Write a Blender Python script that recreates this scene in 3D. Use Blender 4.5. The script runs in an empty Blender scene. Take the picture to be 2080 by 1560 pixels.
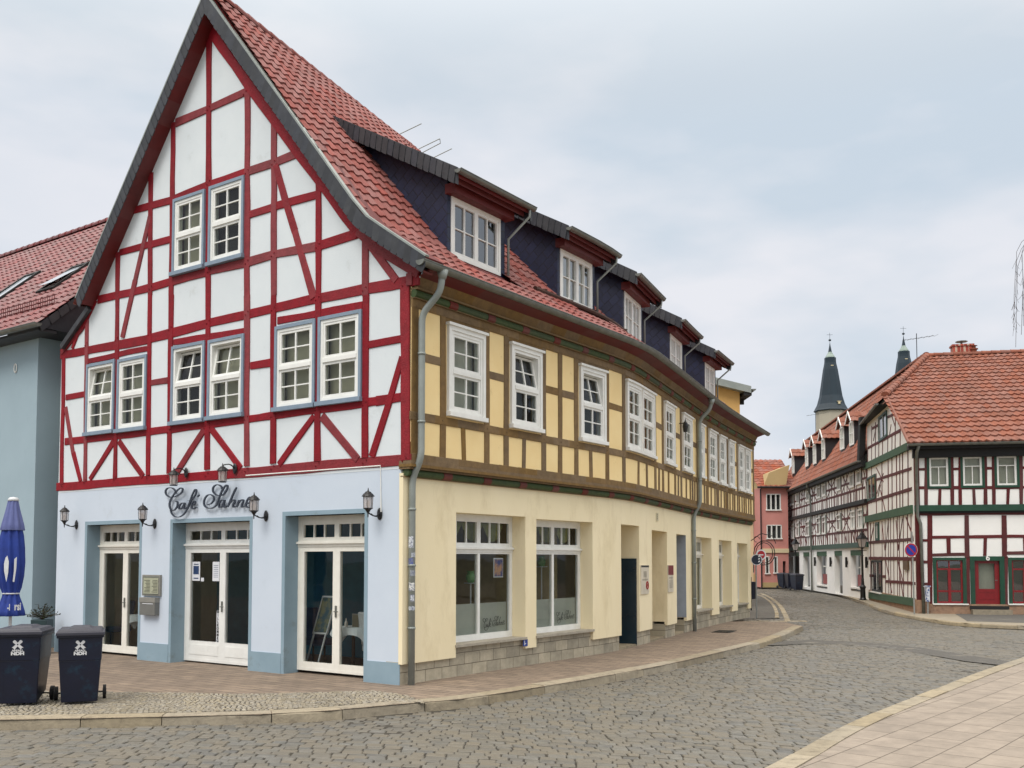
import bpy, math, random
from mathutils import Vector, noise
random.seed(7)
R=math.radians
scn=bpy.context.scene
# ---------------------------------------------------------------- camera
F=2000.;PPX=1040.;PPY=1031.;PIT=R(3);EYE=2.0
cam=bpy.data.cameras.new('camera');camo=bpy.data.objects.new('camera',cam);scn.collection.objects.link(camo)
cam.sensor_width=36;cam.lens=36*F/2080;cam.shift_y=(PPY-780)/2080;cam.clip_end=2000;cam.clip_start=.1
camo.location=(0,0,EYE);camo.rotation_euler=(R(90)+PIT,0,0);scn.camera=camo
# ---------------------------------------------------------------- world, sun, exposure
SUN_EL,SUN_AZ=R(52),R(212)      # azimuth clockwise from +Y
w=bpy.data.worlds.new("World");scn.world=w;w.use_nodes=True
nt=w.node_tree;nt.nodes.clear()
def N(nt,t,**k):
    n=nt.nodes.new(t)
    for a,b in k.items():
        if a.startswith('i_'): n.inputs[a[2:].replace('_',' ')].default_value=b
        else: setattr(n,a,b)
    return n
sky=N(nt,'ShaderNodeTexSky');sky.sky_type='NISHITA';sky.sun_disc=False;sky.sun_elevation=SUN_EL;sky.sun_rotation=SUN_AZ
tc=N(nt,'ShaderNodeTexCoord');mp=N(nt,'ShaderNodeMapping');mp.inputs['Scale'].default_value=(1.0,1.0,2.6);mp.inputs['Rotation'].default_value=(0,.25,.5)
nz=N(nt,'ShaderNodeTexNoise',i_Scale=1.7,i_Detail=6.,i_Roughness=.5,i_Distortion=.5)
cr=N(nt,'ShaderNodeValToRGB');cr.color_ramp.elements[0].position=.36;cr.color_ramp.elements[0].color=(.5,.5,.5,1);cr.color_ramp.elements[1].position=.56;cr.color_ramp.elements[1].color=(1,1,1,1)
nz2=N(nt,'ShaderNodeTexNoise',i_Scale=2.6,i_Detail=5.,i_Roughness=.5)
cr2=N(nt,'ShaderNodeValToRGB');e=cr2.color_ramp.elements;e[0].position=.40;e[0].color=(4.5,5.15,5.85,1);e[1].position=.58;e[1].color=(6.1,6.2,6.6,1)
bs=N(nt,'ShaderNodeMix');bs.data_type='RGBA';bs.blend_type='MIX'
bg=N(nt,'ShaderNodeBackground');bg.inputs['Strength'].default_value=.1
out=N(nt,'ShaderNodeOutputWorld');L=nt.links.new
L(tc.outputs['Generated'],mp.inputs['Vector']);L(mp.outputs['Vector'],nz.inputs['Vector']);L(mp.outputs['Vector'],nz2.inputs['Vector'])
L(nz.outputs['Fac'],cr.inputs['Fac']);L(nz2.outputs['Fac'],cr2.inputs['Fac'])
# thin high cloud over the clear sky; clear patches stay pale blue
pale=N(nt,'ShaderNodeMix');pale.data_type='RGBA';pale.blend_type='MIX';pale.inputs[0].default_value=.8;pale.inputs[7].default_value=(4.8,5.45,6.1,1)
L(sky.outputs['Color'],pale.inputs[6])
L(cr.outputs['Color'],bs.inputs[0]);L(pale.outputs[2],bs.inputs[6]);L(cr2.outputs['Color'],bs.inputs[7])
sx=N(nt,'ShaderNodeSeparateXYZ');L(tc.outputs['Generated'],sx.inputs[0])
zr=N(nt,'ShaderNodeMapRange');zr.interpolation_type='SMOOTHSTEP';zr.inputs['From Min'].default_value=.42;zr.inputs['From Max'].default_value=.9;zr.inputs['To Min'].default_value=1.;zr.inputs['To Max'].default_value=3.0;L(sx.outputs['Z'],zr.inputs['Value'])
zc_=N(nt,'ShaderNodeMapRange');zc_.inputs['From Min'].default_value=.4;zc_.inputs['From Max'].default_value=.75;L(sx.outputs['Z'],zc_.inputs['Value'])
wm=N(nt,'ShaderNodeMix');wm.data_type='RGBA';wm.inputs[7].default_value=(6.5,6.25,5.85,1);L(zc_.outputs['Result'],wm.inputs[0]);L(bs.outputs[2],wm.inputs[6])
vm=N(nt,'ShaderNodeVectorMath',operation='SCALE');L(wm.outputs[2],vm.inputs[0]);L(zr.outputs['Result'],vm.inputs['Scale'])
L(vm.outputs[0],bg.inputs['Color']);L(bg.outputs['Background'],out.inputs['Surface'])
sd=bpy.data.lights.new('sun','SUN');sd.energy=1.1;sd.angle=R(24);sd.color=(1,.96,.9)
so=bpy.data.objects.new('sun',sd);scn.collection.objects.link(so)
dv=Vector((math.sin(SUN_AZ)*math.cos(SUN_EL),math.cos(SUN_AZ)*math.cos(SUN_EL),math.sin(SUN_EL)))
so.rotation_euler=dv.to_track_quat('Z','Y').to_euler();so.location=(0,-10,30)
scn.view_settings.view_transform='Standard';scn.view_settings.look='None';scn.view_settings.exposure=.42;scn.view_settings.gamma=1
scn.cycles.max_bounces=8;scn.cycles.transparent_max_bounces=16

# ---------------------------------------------------------------- helpers
def ray(px,py):
    dx=(px-PPX)/F;dy=(PPY-py)/F
    return Vector((dx,math.cos(PIT)-dy*math.sin(PIT),math.sin(PIT)+dy*math.cos(PIT)))
def gnd(px,py,z=0):
    r=ray(px,py);t=(z-EYE)/r.z;return Vector((r.x*t,r.y*t,z))
def lin(c):
    return tuple((v/12.92 if v<=.04045 else ((v+.055)/1.055)**2.4) for v in [x/255 for x in c])+(1,)
class Plane:
    def __init__(s,C,a,flip=1,droop=False):
        s.C=Vector((C[0],C[1],0));a=Vector((a[0],a[1],0)).normalized();s.a=a;s.n=Vector((a.y,-a.x,0))*flip
    def pt(s,u,z,o=0):
        p=s.C+s.a*u+s.n*o;return Vector((p.x,p.y,z))
    def inv(s,px,py,o=0):
        r=ray(px,py);d=(s.C-Vector((0,0,EYE)));d.z=0
        t=(d.dot(s.n)+o)/(r.dot(s.n));q=Vector((0,0,EYE))+r*t;return ((q-s.C).dot(s.a),q.z)
    seg=1e9
C0=Vector((-1.78,15.76,0))
HS=[(0,35.1),(6.2,35.1),(8.0,24.5),(13,23.5),(17,26.5),(22.5,27.5)]
def head(s):
    for (a,h),(b,k) in zip(HS,HS[1:]):
        if s<=b:return R(h+(k-h)*max(0,(s-a))/(b-a))
    return R(HS[-1][1])
_tab=[C0.copy()];_ds=.02
for i in range(1200):
    h=head((i+.5)*_ds);_tab.append(_tab[-1]+Vector((math.sin(h),math.cos(h),0))*_ds)
def fbase(s):
    if s<=0:h=head(0);return C0+Vector((math.sin(h),math.cos(h),0))*s
    k=min(int(s/_ds),1199);f=s/_ds-k;return _tab[k].lerp(_tab[k+1],f)
class Curve:
    seg=.45
    def dr(s,u):return 1-.0035*max(0,u-8)
    def pt(s,u,z,o=0):
        h=head(u);q=fbase(u)+Vector((math.cos(h),-math.sin(h),0))*o;return Vector((q.x,q.y,z*s.dr(u)))
    def inv(s,px,py,o=0):
        r=ray(px,py);m=r.x/r.y;pf=None
        for i in range(-20,460):
            u=i*.05;q=s.pt(u,0,o);f=q.x-m*q.y
            if pf is not None and pf*f<=0:
                t=pf/(pf-f);u0=u-.05+.05*t;q=s.pt(u0,0,o);return (u0,(EYE+r.z*q.y/r.y)/s.dr(u0))
            pf=f
        return (0,0)
    def n_at(s,u):h=head(u);return Vector((math.cos(h),-math.sin(h),0))
G=Plane(C0,(-.8172,.5763),-1)      # gable front: n points to the camera
assert G.n.y<0
FC=Curve()
ORG={}
class MB:
    def __init__(s):s.v=[];s.f=[];s.m=[];s.var=[];s.mi=0;s.cv=None;s.uv={}
    def add(s,vs,fs,var=None):
        b=len(s.v);s.v+=[tuple(x) for x in vs]
        var=random.random() if var is None else var
        for f in fs:s.f.append([b+i for i in f]);s.m.append(s.mi);s.var.append(var)
    def hexa(s,p,var=None):  # p: 8 pts, bottom 4 ring, top 4 ring
        s.add(p,[(0,3,2,1),(4,5,6,7),(0,1,5,4),(1,2,6,5),(2,3,7,6),(3,0,4,7)],var)
    def box(s,M,u0,u1,z0,z1,o0,o1,var=None):
        n=max(1,int(math.ceil((u1-u0)/M.seg)));var=random.random() if var is None else var
        vs=[];fs=[]
        for i in range(n+1):
            u=u0+(u1-u0)*i/n
            vs+=[M.pt(u,z0,o0),M.pt(u,z0,o1),M.pt(u,z1,o1),M.pt(u,z1,o0)]
        for i in range(n):
            for k in range(4):fs.append((i*4+k,i*4+(k+1)%4,i*4+4+(k+1)%4,i*4+4+k))
        fs+=[(3,2,1,0),(n*4,n*4+1,n*4+2,n*4+3)];s.add(vs,fs,var)
    def lbox(s,x0,x1,y0,y1,z0,z1,var=None,b=0):
        s.hexa([Vector(q) for q in [(x0,y0,z0),(x1,y0,z0),(x1,y1,z0),(x0,y1,z0),(x0+b,y0+b,z1),(x1-b,y0+b,z1),(x1-b,y1-b,z1),(x0+b,y1-b,z1)]],var)
    def beam(s,M,p,q,w,o0,o1,jit=.012,w2=None,ext=0):
        # hewn timber between two wall points, chamfered front edge
        p=Vector((p[0],p[1]));q=Vector((q[0],q[1]));d=(q-p)
        if d.length<1e-4:return
        L_=d.length;d.normalize();p=p-d*ext;q=q+d*ext;L_+=2*ext;n=Vector((-d.y,d.x));w2=w2 or w
        k=max(1,int(L_/.55));c=.007;vs=[];var=random.random()
        for i in range(k+1):
            t=i/k;m=p.lerp(q,t);hw=(w+(w2-w)*t)/2;a=hw+random.uniform(-jit,jit)*.7;b=hw+random.uniform(-jit,jit)*.7
            for (off,o) in ((a,o0),(a,o1-c),(a-c,o1),(-(b-c),o1),(-b,o1-c),(-b,o0)):
                x=m+n*off;vs.append(M.pt(x.x,x.y,o))
        fs=[]
        for i in range(k):
            for j in range(5):fs.append((i*6+j,i*6+j+1,i*6+7+j,i*6+6+j))
        fs+=[(5,4,3,2,1,0),tuple(k*6+j for j in range(6))]
        s.add(vs,fs,var)
    def tube(s,pts,r,n=8,cap=True,var=None,rr=None):
        pts=[Vector(p) for p in pts];vs=[];fs=[];var=random.random() if var is None else var
        up=Vector((0,0,1));pn=None
        for i,p in enumerate(pts):
            d=(pts[min(i+1,len(pts)-1)]-pts[max(i-1,0)]).normalized()
            x=(pn-d*pn.dot(d)) if pn is not None else (d.cross(up) if abs(d.dot(up))<.95 else d.cross(Vector((1,0,0))))
            x.normalize();pn=x;y=d.cross(x);ra=rr[i] if rr else r
            vs+=[p+(x*math.cos(6.2832*k/n)+y*math.sin(6.2832*k/n))*ra for k in range(n)]
        for i in range(len(pts)-1):
            for k in range(n):fs.append((i*n+k,i*n+(k+1)%n,i*n+n+(k+1)%n,i*n+n+k))
        if cap:fs+=[tuple(range(n))[::-1],tuple((len(pts)-1)*n+k for k in range(n))]
        s.add(vs,fs,var)
    def lathe(s,prof,n=16,c=(0,0,0),sq=None,var=None):
        vs=[];fs=[];c=Vector(c);m=len(prof)
        for r,z in prof:
            for k in range(n):
                a=6.2832*(k+.5)/n;vs.append(c+Vector((r*math.cos(a),r*math.sin(a),z)))
        for i in range(m-1):
            for k in range(n):fs.append((i*n+k,i*n+(k+1)%n,i*n+n+(k+1)%n,i*n+n+k))
        fs+=[tuple(range(n))[::-1],tuple((m-1)*n+k for k in range(n))]
        s.add(vs,fs,var)
    def build(s,name,mat,parent=None,smooth=False,bevel=0):
        o0=ORG.get(parent.name,Vector((0,0,0))) if parent else Vector((0,0,0))
        me=bpy.data.meshes.new(name)
        me.from_pydata([(x[0]-o0[0],x[1]-o0[1],x[2]-o0[2]) for x in s.v],[],s.f)
        mats=mat if isinstance(mat,(list,tuple)) else [mat]
        for m_ in mats:me.materials.append(m_)
        if len(mats)>1:me.polygons.foreach_set('material_index',s.m)
        at=me.attributes.new('var','FLOAT','FACE');at.data.foreach_set('value',s.var)
        if smooth:me.polygons.foreach_set('use_smooth',[True]*len(s.f))
        me.update();ob=bpy.data.objects.new(name,me);scn.collection.objects.link(ob)
        if parent:ob.parent=parent
        ORG[ob.name]=o0
        if bevel:
            bm=ob.modifiers.new('bevel','BEVEL');bm.width=bevel;bm.segments=2;bm.limit_method='ANGLE'
        return ob
def tag(o,label=None,cat=None,group=None,kind=None):
    if label:o['label']=label
    if cat:o['category']=cat
    if group:o['group']=group
    if kind:o['kind']=kind
    return o
def thing(name,loc,label,cat,group=None,rz=0):
    o=bpy.data.objects.new(name,None);scn.collection.objects.link(o);o.location=loc;o.rotation_euler=(0,0,rz)
    o.empty_display_size=.2;ORG[o.name]=Vector((0,0,0)) if rz or name in LOCAL else Vector(loc)
    return tag(o,label,cat,group)
LOCAL=set()
def copy_tree(o,parent=None):
    c=o.copy();scn.collection.objects.link(c)
    if parent:c.parent=parent
    ORG[c.name]=ORG.get(o.name,Vector((0,0,0)))
    for ch in list(o.children):copy_tree(ch,c)
    return c
# ---------------------------------------------------------------- materials
MATS={}
def mat(name,col,col2=None,rough=.8,scale=4.,bump=.0,bscale=60.,var=0.,metal=0,spec=.5,grain=None,dirt=None,fac=.5,stretch=None,coat=0,mixc=None):
    if name in MATS:return MATS[name]
    m=bpy.data.materials.new(name);m.use_nodes=True;nt=m.node_tree;nt.nodes.clear();L=nt.links.new
    o=N(nt,'ShaderNodeOutputMaterial');b=N(nt,'ShaderNodeBsdfPrincipled');b.inputs['Roughness'].default_value=rough;b.inputs['Metallic'].default_value=metal
    b.inputs['Specular IOR Level'].default_value=spec;b.inputs['Coat Weight'].default_value=coat
    tc=N(nt,'ShaderNodeTexCoord');mp=N(nt,'ShaderNodeMapping')
    if stretch:mp.inputs['Scale'].default_value=stretch
    L(tc.outputs['Object'],mp.inputs['Vector'])
    n1=N(nt,'ShaderNodeTexNoise',i_Scale=scale,i_Detail=6.,i_Roughness=.62);L(mp.outputs['Vector'],n1.inputs['Vector'])
    c1=lin(col);c2=lin(col2 if col2 else [x*.86 for x in col])
    r=N(nt,'ShaderNodeValToRGB');r.color_ramp.elements[0].position=.5-fac*.4;r.color_ramp.elements[1].position=.5+fac*.4
    r.color_ramp.elements[0].color=c1;r.color_ramp.elements[1].color=c2;L(n1.outputs['Fac'],r.inputs['Fac']);cur=r.outputs['Color']
    if var:
        at=N(nt,'ShaderNodeAttribute');at.attribute_name='var'
        mr=N(nt,'ShaderNodeMapRange');mr.inputs['To Min'].default_value=1-var;mr.inputs['To Max'].default_value=1+var*.8;L(at.outputs['Fac'],mr.inputs['Value'])
        hv=N(nt,'ShaderNodeHueSaturation');L(mr.outputs['Result'],hv.inputs['Value']);L(cur,hv.inputs['Color'])
        m2=N(nt,'ShaderNodeMath',operation='MULTIPLY');m2.inputs[1].default_value=7.31;L(at.outputs['Fac'],m2.inputs[0])
        m3=N(nt,'ShaderNodeMath',operation='FRACT');L(m2.outputs[0],m3.inputs[0])
        m4=N(nt,'ShaderNodeMapRange');m4.inputs['To Min'].default_value=1-var*1.2;m4.inputs['To Max'].default_value=1+var*1.2;L(m3.outputs[0],m4.inputs['Value']);L(m4.outputs['Result'],hv.inputs['Saturation'])
        cur=hv.outputs['Color']
    if mixc:
        at2=N(nt,'ShaderNodeAttribute');at2.attribute_name='var';w1=N(nt,'ShaderNodeMath',operation='MULTIPLY');w1.inputs[1].default_value=13.7;L(at2.outputs['Fac'],w1.inputs[0]);w2=N(nt,'ShaderNodeMath',operation='FRACT');L(w1.outputs[0],w2.inputs[0])
        mx2=N(nt,'ShaderNodeMix');mx2.data_type='RGBA';L(w2.outputs[0],mx2.inputs[0]);L(cur,mx2.inputs[6]);mx2.inputs[7].default_value=lin(mixc);cur=mx2.outputs[2]
    if dirt:
        dc,dl,dh,ds=dirt  # stain colour, ramp low/high, scale
        n3=N(nt,'ShaderNodeTexNoise',i_Scale=ds,i_Detail=8.,i_Roughness=.7);L(mp.outputs['Vector'],n3.inputs['Vector'])
        r3=N(nt,'ShaderNodeMapRange');r3.inputs['From Min'].default_value=dl;r3.inputs['From Max'].default_value=dh;L(n3.outputs['Fac'],r3.inputs['Value'])
        mx=N(nt,'ShaderNodeMix');mx.data_type='RGBA';L(r3.outputs['Result'],mx.inputs[0]);L(cur,mx.inputs[6]);mx.inputs[7].default_value=lin(dc);cur=mx.outputs[2]
    L(cur,b.inputs['Base Color'])
    if bump:
        n2=N(nt,'ShaderNodeTexNoise',i_Scale=bscale,i_Detail=5.,i_Roughness=.6);L(mp.outputs['Vector'],n2.inputs['Vector'])
        bp=N(nt,'ShaderNodeBump');bp.inputs['Strength'].default_value=min(1,bump*8);bp.inputs['Distance'].default_value=bump*.08;L(n2.outputs['Fac'],bp.inputs['Height']);L(bp.outputs['Normal'],b.inputs['Normal'])
    L(b.outputs[0],o.inputs['Surface']);MATS[name]=m;return m
def brickmat(name,c1,c2,cm,bw,bh,mort,rot=0,rough=.85,off=.5,coord='Object',bump=.5,vert=None,squash=1,noisec=.25,swap=False):
    m=bpy.data.materials.new(name);m.use_nodes=True;nt=m.node_tree;nt.nodes.clear();L=nt.links.new
    o=N(nt,'ShaderNodeOutputMaterial');b=N(nt,'ShaderNodeBsdfPrincipled');b.inputs['Roughness'].default_value=rough
    tc=N(nt,'ShaderNodeTexCoord')
    mp=N(nt,'ShaderNodeMapping');mp.vector_type='TEXTURE';mp.inputs['Rotation'].default_value=(0,0,rot)
    if coord=='UV':L(tc.outputs['UV'],mp.inputs['Vector'])
    else:L(tc.outputs['Object'],mp.inputs['Vector'])
    nd=N(nt,'ShaderNodeTexNoise',i_Scale=2.,i_Detail=3.);L(mp.outputs['Vector'],nd.inputs['Vector'])
    ad=N(nt,'ShaderNodeVectorMath',operation='MULTIPLY_ADD');ad.inputs[1].default_value=(.012,.012,0);L(nd.outputs['Color'],ad.inputs[0]);L(mp.outputs['Vector'],ad.inputs[2])
    br=N(nt,'ShaderNodeTexBrick');br.offset=off;br.inputs['Scale'].default_value=1;br.inputs['Brick Width'].default_value=bw;br.inputs['Row Height'].default_value=bh
    br.inputs['Mortar Size'].default_value=mort;br.inputs['Mortar Smooth'].default_value=.3;br.inputs['Color1'].default_value=lin(c1);br.inputs['Color2'].default_value=lin(c2);br.inputs['Mortar'].default_value=lin(cm)
    L(ad.outputs[0],br.inputs['Vector'])
    n1=N(nt,'ShaderNodeTexNoise',i_Scale=3.,i_Detail=9.,i_Roughness=.7);L(mp.outputs['Vector'],n1.inputs['Vector'])
    mr=N(nt,'ShaderNodeMapRange');mr.inputs['From Min'].default_value=.3;mr.inputs['From Max'].default_value=.7;mr.inputs['To Min'].default_value=1-noisec;mr.inputs['To Max'].default_value=1+noisec;L(n1.outputs['Fac'],mr.inputs['Value'])
    hv=N(nt,'ShaderNodeHueSaturation');L(br.outputs['Color'],hv.inputs['Color']);L(mr.outputs['Result'],hv.inputs['Value'])
    n7=N(nt,'ShaderNodeTexNoise',i_Scale=.55,i_Detail=8.,i_Roughness=.72);L(tc.outputs['Object'],n7.inputs['Vector'])
    m7=N(nt,'ShaderNodeMapRange');m7.inputs['From Min'].default_value=.5;m7.inputs['From Max'].default_value=.72;m7.inputs['To Max'].default_value=.55;L(n7.outputs['Fac'],m7.inputs['Value'])
    x7=N(nt,'ShaderNodeMix');x7.data_type='RGBA';L(m7.outputs['Result'],x7.inputs[0]);L(hv.outputs['Color'],x7.inputs[6]);x7.inputs[7].default_value=lin([v*.72 for v in c1]);L(x7.outputs[2],b.inputs['Base Color'])
    bp=N(nt,'ShaderNodeBump');bp.inputs['Strength'].default_value=bump;bp.inputs['Distance'].default_value=.01;bp.invert=True
    n4=N(nt,'ShaderNodeTexNoise',i_Scale=40.,i_Detail=5.);L(mp.outputs['Vector'],n4.inputs['Vector'])
    sm=N(nt,'ShaderNodeMath',operation='MULTIPLY_ADD');sm.inputs[1].default_value=.4;L(n4.outputs['Fac'],sm.inputs[0]);L(br.outputs['Fac'],sm.inputs[2]);L(sm.outputs[0],bp.inputs['Height'])
    L(bp.outputs['Normal'],b.inputs['Normal']);L(b.outputs[0],o.inputs['Surface']);return m
def glassmat(name='window_glass',tint=(.86,.9,.88),k=1.):
    m=bpy.data.materials.new(name);m.use_nodes=True;nt=m.node_tree;nt.nodes.clear();L=nt.links.new
    o=N(nt,'ShaderNodeOutputMaterial');t=N(nt,'ShaderNodeBsdfTransparent');t.inputs[0].default_value=(*tint,1)
    g=N(nt,'ShaderNodeBsdfGlossy');g.inputs['Roughness'].default_value=.015;g.inputs[0].default_value=(.95,.97,1,1)
    fr=N(nt,'ShaderNodeFresnel');fr.inputs['IOR'].default_value=1.5
    tc=N(nt,'ShaderNodeTexCoord');n=N(nt,'ShaderNodeTexNoise',i_Scale=1.6,i_Detail=1.);L(tc.outputs['Object'],n.inputs['Vector'])
    bp=N(nt,'ShaderNodeBump');bp.inputs['Strength'].default_value=.12;bp.inputs['Distance'].default_value=.02;L(n.outputs['Fac'],bp.inputs['Height']);L(bp.outputs['Normal'],g.inputs['Normal'])
    mu=N(nt,'ShaderNodeMath',operation='MULTIPLY');mu.use_clamp=True;mu.inputs[1].default_value=k;L(fr.outputs[0],mu.inputs[0])
    mx=N(nt,'ShaderNodeMixShader');L(mu.outputs[0],mx.inputs[0]);L(t.outputs[0],mx.inputs[1]);L(g.outputs[0],mx.inputs[2]);L(mx.outputs[0],o.inputs['Surface']);return m
M_blue=mat('pale_blue_plaster',(204,214,226),(197,208,221),rough=.9,scale=1.1,bump=.05,bscale=45,dirt=((186,194,200),.6,.9,2.2))
M_giw=mat('off_white_gable_plaster',(220,226,229),(212,219,223),rough=.9,scale=1.3,bump=.06,bscale=45,dirt=((190,194,192),.6,.88,2.6))
M_bluetrim=mat('blue_grey_plaster',(142,164,177),(132,155,168),rough=.85,scale=2,bump=.04,dirt=((118,128,124),.6,.85,3))
M_frametrim=mat('blue_grey_wood_trim',(134,150,167),(120,138,155),rough=.6,scale=9)
M_red=mat('oxblood_timber',(144,26,38),(120,19,30),rough=.66,scale=7,bump=.16,bscale=38,var=.13,dirt=((186,120,118),.70,.76,11),spec=.35)
M_redsoff=mat('red_soffit_boards',(104,30,28),(90,24,24),rough=.6,scale=5,var=.08)
M_yellow=mat('pale_yellow_plaster',(245,231,196),(238,223,185),rough=.9,scale=.9,bump=.06,bscale=50,dirt=((206,188,146),.52,.86,1.4),stretch=(1,1,.4))
M_yinfill=mat('warm_yellow_infill',(247,222,166),(240,211,152),rough=.9,scale=1.4,bump=.05,bscale=40,dirt=((196,168,116),.62,.85,4))
M_brown=mat('ochre_brown_timber',(128,102,64),(104,82,51),rough=.72,scale=8,bump=.1,bscale=28,var=.14,dirt=((150,118,66),.62,.8,9))
M_white=mat('white_window_paint',(238,238,234),(226,226,221),rough=.42,scale=5,dirt=((196,194,186),.64,.85,8))
M_cream=mat('cream_window_paint',(241,238,228),(230,226,214),rough=.45,scale=5)
M_green=mat('moss_green_moulding',(62,80,38),(46,62,30),rough=.6,scale=10,var=.1)
M_redblk=mat('brick_red_moulding',(112,46,36),(92,36,30),rough=.6,scale=10,var=.12)
M_tile=mat('red_clay_tile',(148,90,84),(126,74,69),rough=.7,spec=.3,scale=6,var=.13,bump=.03,bscale=50,dirt=((120,64,54),.60,.82,5))
M_tile2=mat('orange_clay_tile',(148,97,80),(124,80,67),rough=.8,spec=.25,scale=3,var=.10,bump=.03,bscale=50,dirt=((98,66,54),.52,.80,.5))
M_tile3=mat('wine_red_glazed_tile',(136,80,80),(110,62,62),rough=.45,scale=5,var=.18,dirt=((176,120,118),.6,.8,6))
M_slate=mat('verge_slate',(58,60,65),(42,44,50),rough=.55,scale=7,var=.28,bump=.03)
M_zinc=mat('weathered_zinc',(128,130,124),(104,106,100),rough=.45,scale=5,metal=.55,bump=.01)
M_zinc2=mat('dull_grey_zinc',(152,158,154),(134,140,136),rough=.5,scale=3,metal=.2,dirt=((140,146,140),.6,.8,9))
M_black=mat('black_cast_iron',(22,22,24),(14,14,16),rough=.42,scale=20)
M_dark=mat('olive_interior_wall',(190,168,118),(168,146,104),rough=.9)
M_darkblue=mat('teal_interior_wall',(60,120,140),(48,104,124),rough=.9)
M_floorin=mat('brown_room_floor',(120,78,48),(96,62,40),rough=.5,scale=12)
M_curt=mat('sheer_curtain',(196,194,180),(172,170,156),rough=.95,scale=3,stretch=(1,1,.15))
M_blind=mat('beige_roller_blind',(178,172,148),(166,160,138),rough=.95,scale=2)
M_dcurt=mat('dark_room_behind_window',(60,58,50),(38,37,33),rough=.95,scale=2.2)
M_glass=glassmat(k=.6);M_glassr=glassmat('window_glass_bright',k=3.2)
M_stone=brickmat('grey_stone_plinth',(186,176,154),(154,147,130),(98,90,76),.42,.2,.006,coord='UV',bump=.6,noisec=.3)
M_cheek=brickmat('slate_cheek',(27,36,66),(21,29,55),(8,10,18),.26,.2,.007,rot=R(38),coord='UV',bump=.9,rough=.5,off=.5,noisec=.22)
M_kerb=mat('worn_granite_kerb',(164,152,130),(136,126,108),rough=.9,scale=7,bump=.14,bscale=34,var=.16,dirt=((104,92,76),.58,.80,7))
M_cob=mat('basalt_cobbles',(112,110,104),(90,89,85),rough=.5,scale=9,bump=.09,bscale=70,var=.22,spec=.45,mixc=(112,105,92),dirt=((86,82,70),.58,.85,3))
M_mos=mat('mosaic_stones',(158,149,131),(134,126,112),rough=.8,scale=12,var=.2,bump=.05)
M_joint=mat('sandy_joint',(70,65,56),(52,48,41),rough=1,scale=25,bump=.1,bscale=150)
M_pave=brickmat('brown_clay_pavers',(140,123,106),(122,107,93),(80,70,60),.4,.2,.009,rot=R(-35),bump=.6,noisec=.26)
M_pave2=brickmat('pink_grey_slabs',(150,138,125),(140,129,117),(92,82,71),.62,.42,.008,rot=R(50),bump=.5,noisec=.2)
M_asph=mat('worn_asphalt',(98,95,90),(84,82,78),rough=.92,scale=3,bump=.12,bscale=180,dirt=((140,134,122),.55,.8,1.5))
M_beige=mat('beige_concrete_paving',(150,140,122),(134,125,110),rough=.9,scale=1.2,bump=.06,bscale=80,dirt=((132,122,104),.58,.85,2.5))
M_earth=mat('far_ground',(112,112,98),(92,96,82),rough=1,scale=.1)
# ---------------------------------------------------------------- generic builders
def grid_cells(us,zs,holes):
    for i in range(len(us)-1):
        for j in range(len(zs)-1):
            uc=(us[i]+us[i+1])/2;zc=(zs[j]+zs[j+1])/2
            if any(h[0]<uc<h[1] and h[2]<zc<h[3] for h in holes):continue
            yield us[i],us[i+1],zs[j],zs[j+1]
def wall(mb,M,u0,u1,z0,z1,holes,o0,o1):
    us=sorted(set([u0,u1]+[min(max(x,u0),u1) for h in holes for x in h[:2]]));zs=sorted(set([z0,z1]+[min(max(x,z0),z1) for h in holes for x in h[2:]]))
    for j in range(len(zs)-1):
        zc=(zs[j]+zs[j+1])/2;run=None
        for i in range(len(us)-1):
            uc=(us[i]+us[i+1])/2;hol=any(h[0]<uc<h[1] and h[2]<zc<h[3] for h in holes)
            if not hol:
                if run is None:run=us[i]
            if (hol or i==len(us)-2) and run is not None:
                mb.box(M,run,us[i] if hol else us[i+1],zs[j],zs[j+1],o0,o1,.5);run=None
def clip(poly,a,b):   # keep left of a->b
    out=[];n=len(poly)
    f=lambda p:(b[0]-a[0])*(p[1]-a[1])-(b[1]-a[1])*(p[0]-a[0])
    for i in range(n):
        p,q=poly[i],poly[(i+1)%n];fp,fq=f(p),f(q)
        if fp>=0:out.append(p)
        if fp*fq<0:t=fp/(fp-fq);out.append((p[0]+(q[0]-p[0])*t,p[1]+(q[1]-p[1])*t))
    return out
def polywall(mb,M,poly,holes,o,back=None):
    """flat wall sheet over a convex polygon (counter-clockwise in u,z) minus rectangular holes"""
    us=[p[0] for p in poly];zs=[p[1] for p in poly]
    U=sorted(set([min(us),max(us)]+[x for h in holes for x in h[:2]]));Z=sorted(set([min(zs),max(zs)]+[x for h in holes for x in h[2:]]))
    for a,b,c,d in grid_cells(U,Z,holes):
        q=[(a,c),(b,c),(b,d),(a,d)]
        for i in range(len(poly)):
            q=clip(q,poly[i],poly[(i+1)%len(poly)])
            if len(q)<3:break
        if len(q)>=3:
            mb.add([M.pt(x,z,o) for x,z in q],[tuple(range(len(q)))],.5)
def uvset(ob,M,fn):
    me=ob.data;uv=me.uv_layers.new(name='UVMap');o0=ORG.get(ob.name,Vector((0,0,0)))
    for p in me.polygons:
        for li in p.loop_indices:
            v=me.vertices[me.loops[li].vertex_index].co+o0;uv.data[li].uv=fn(v)
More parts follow.
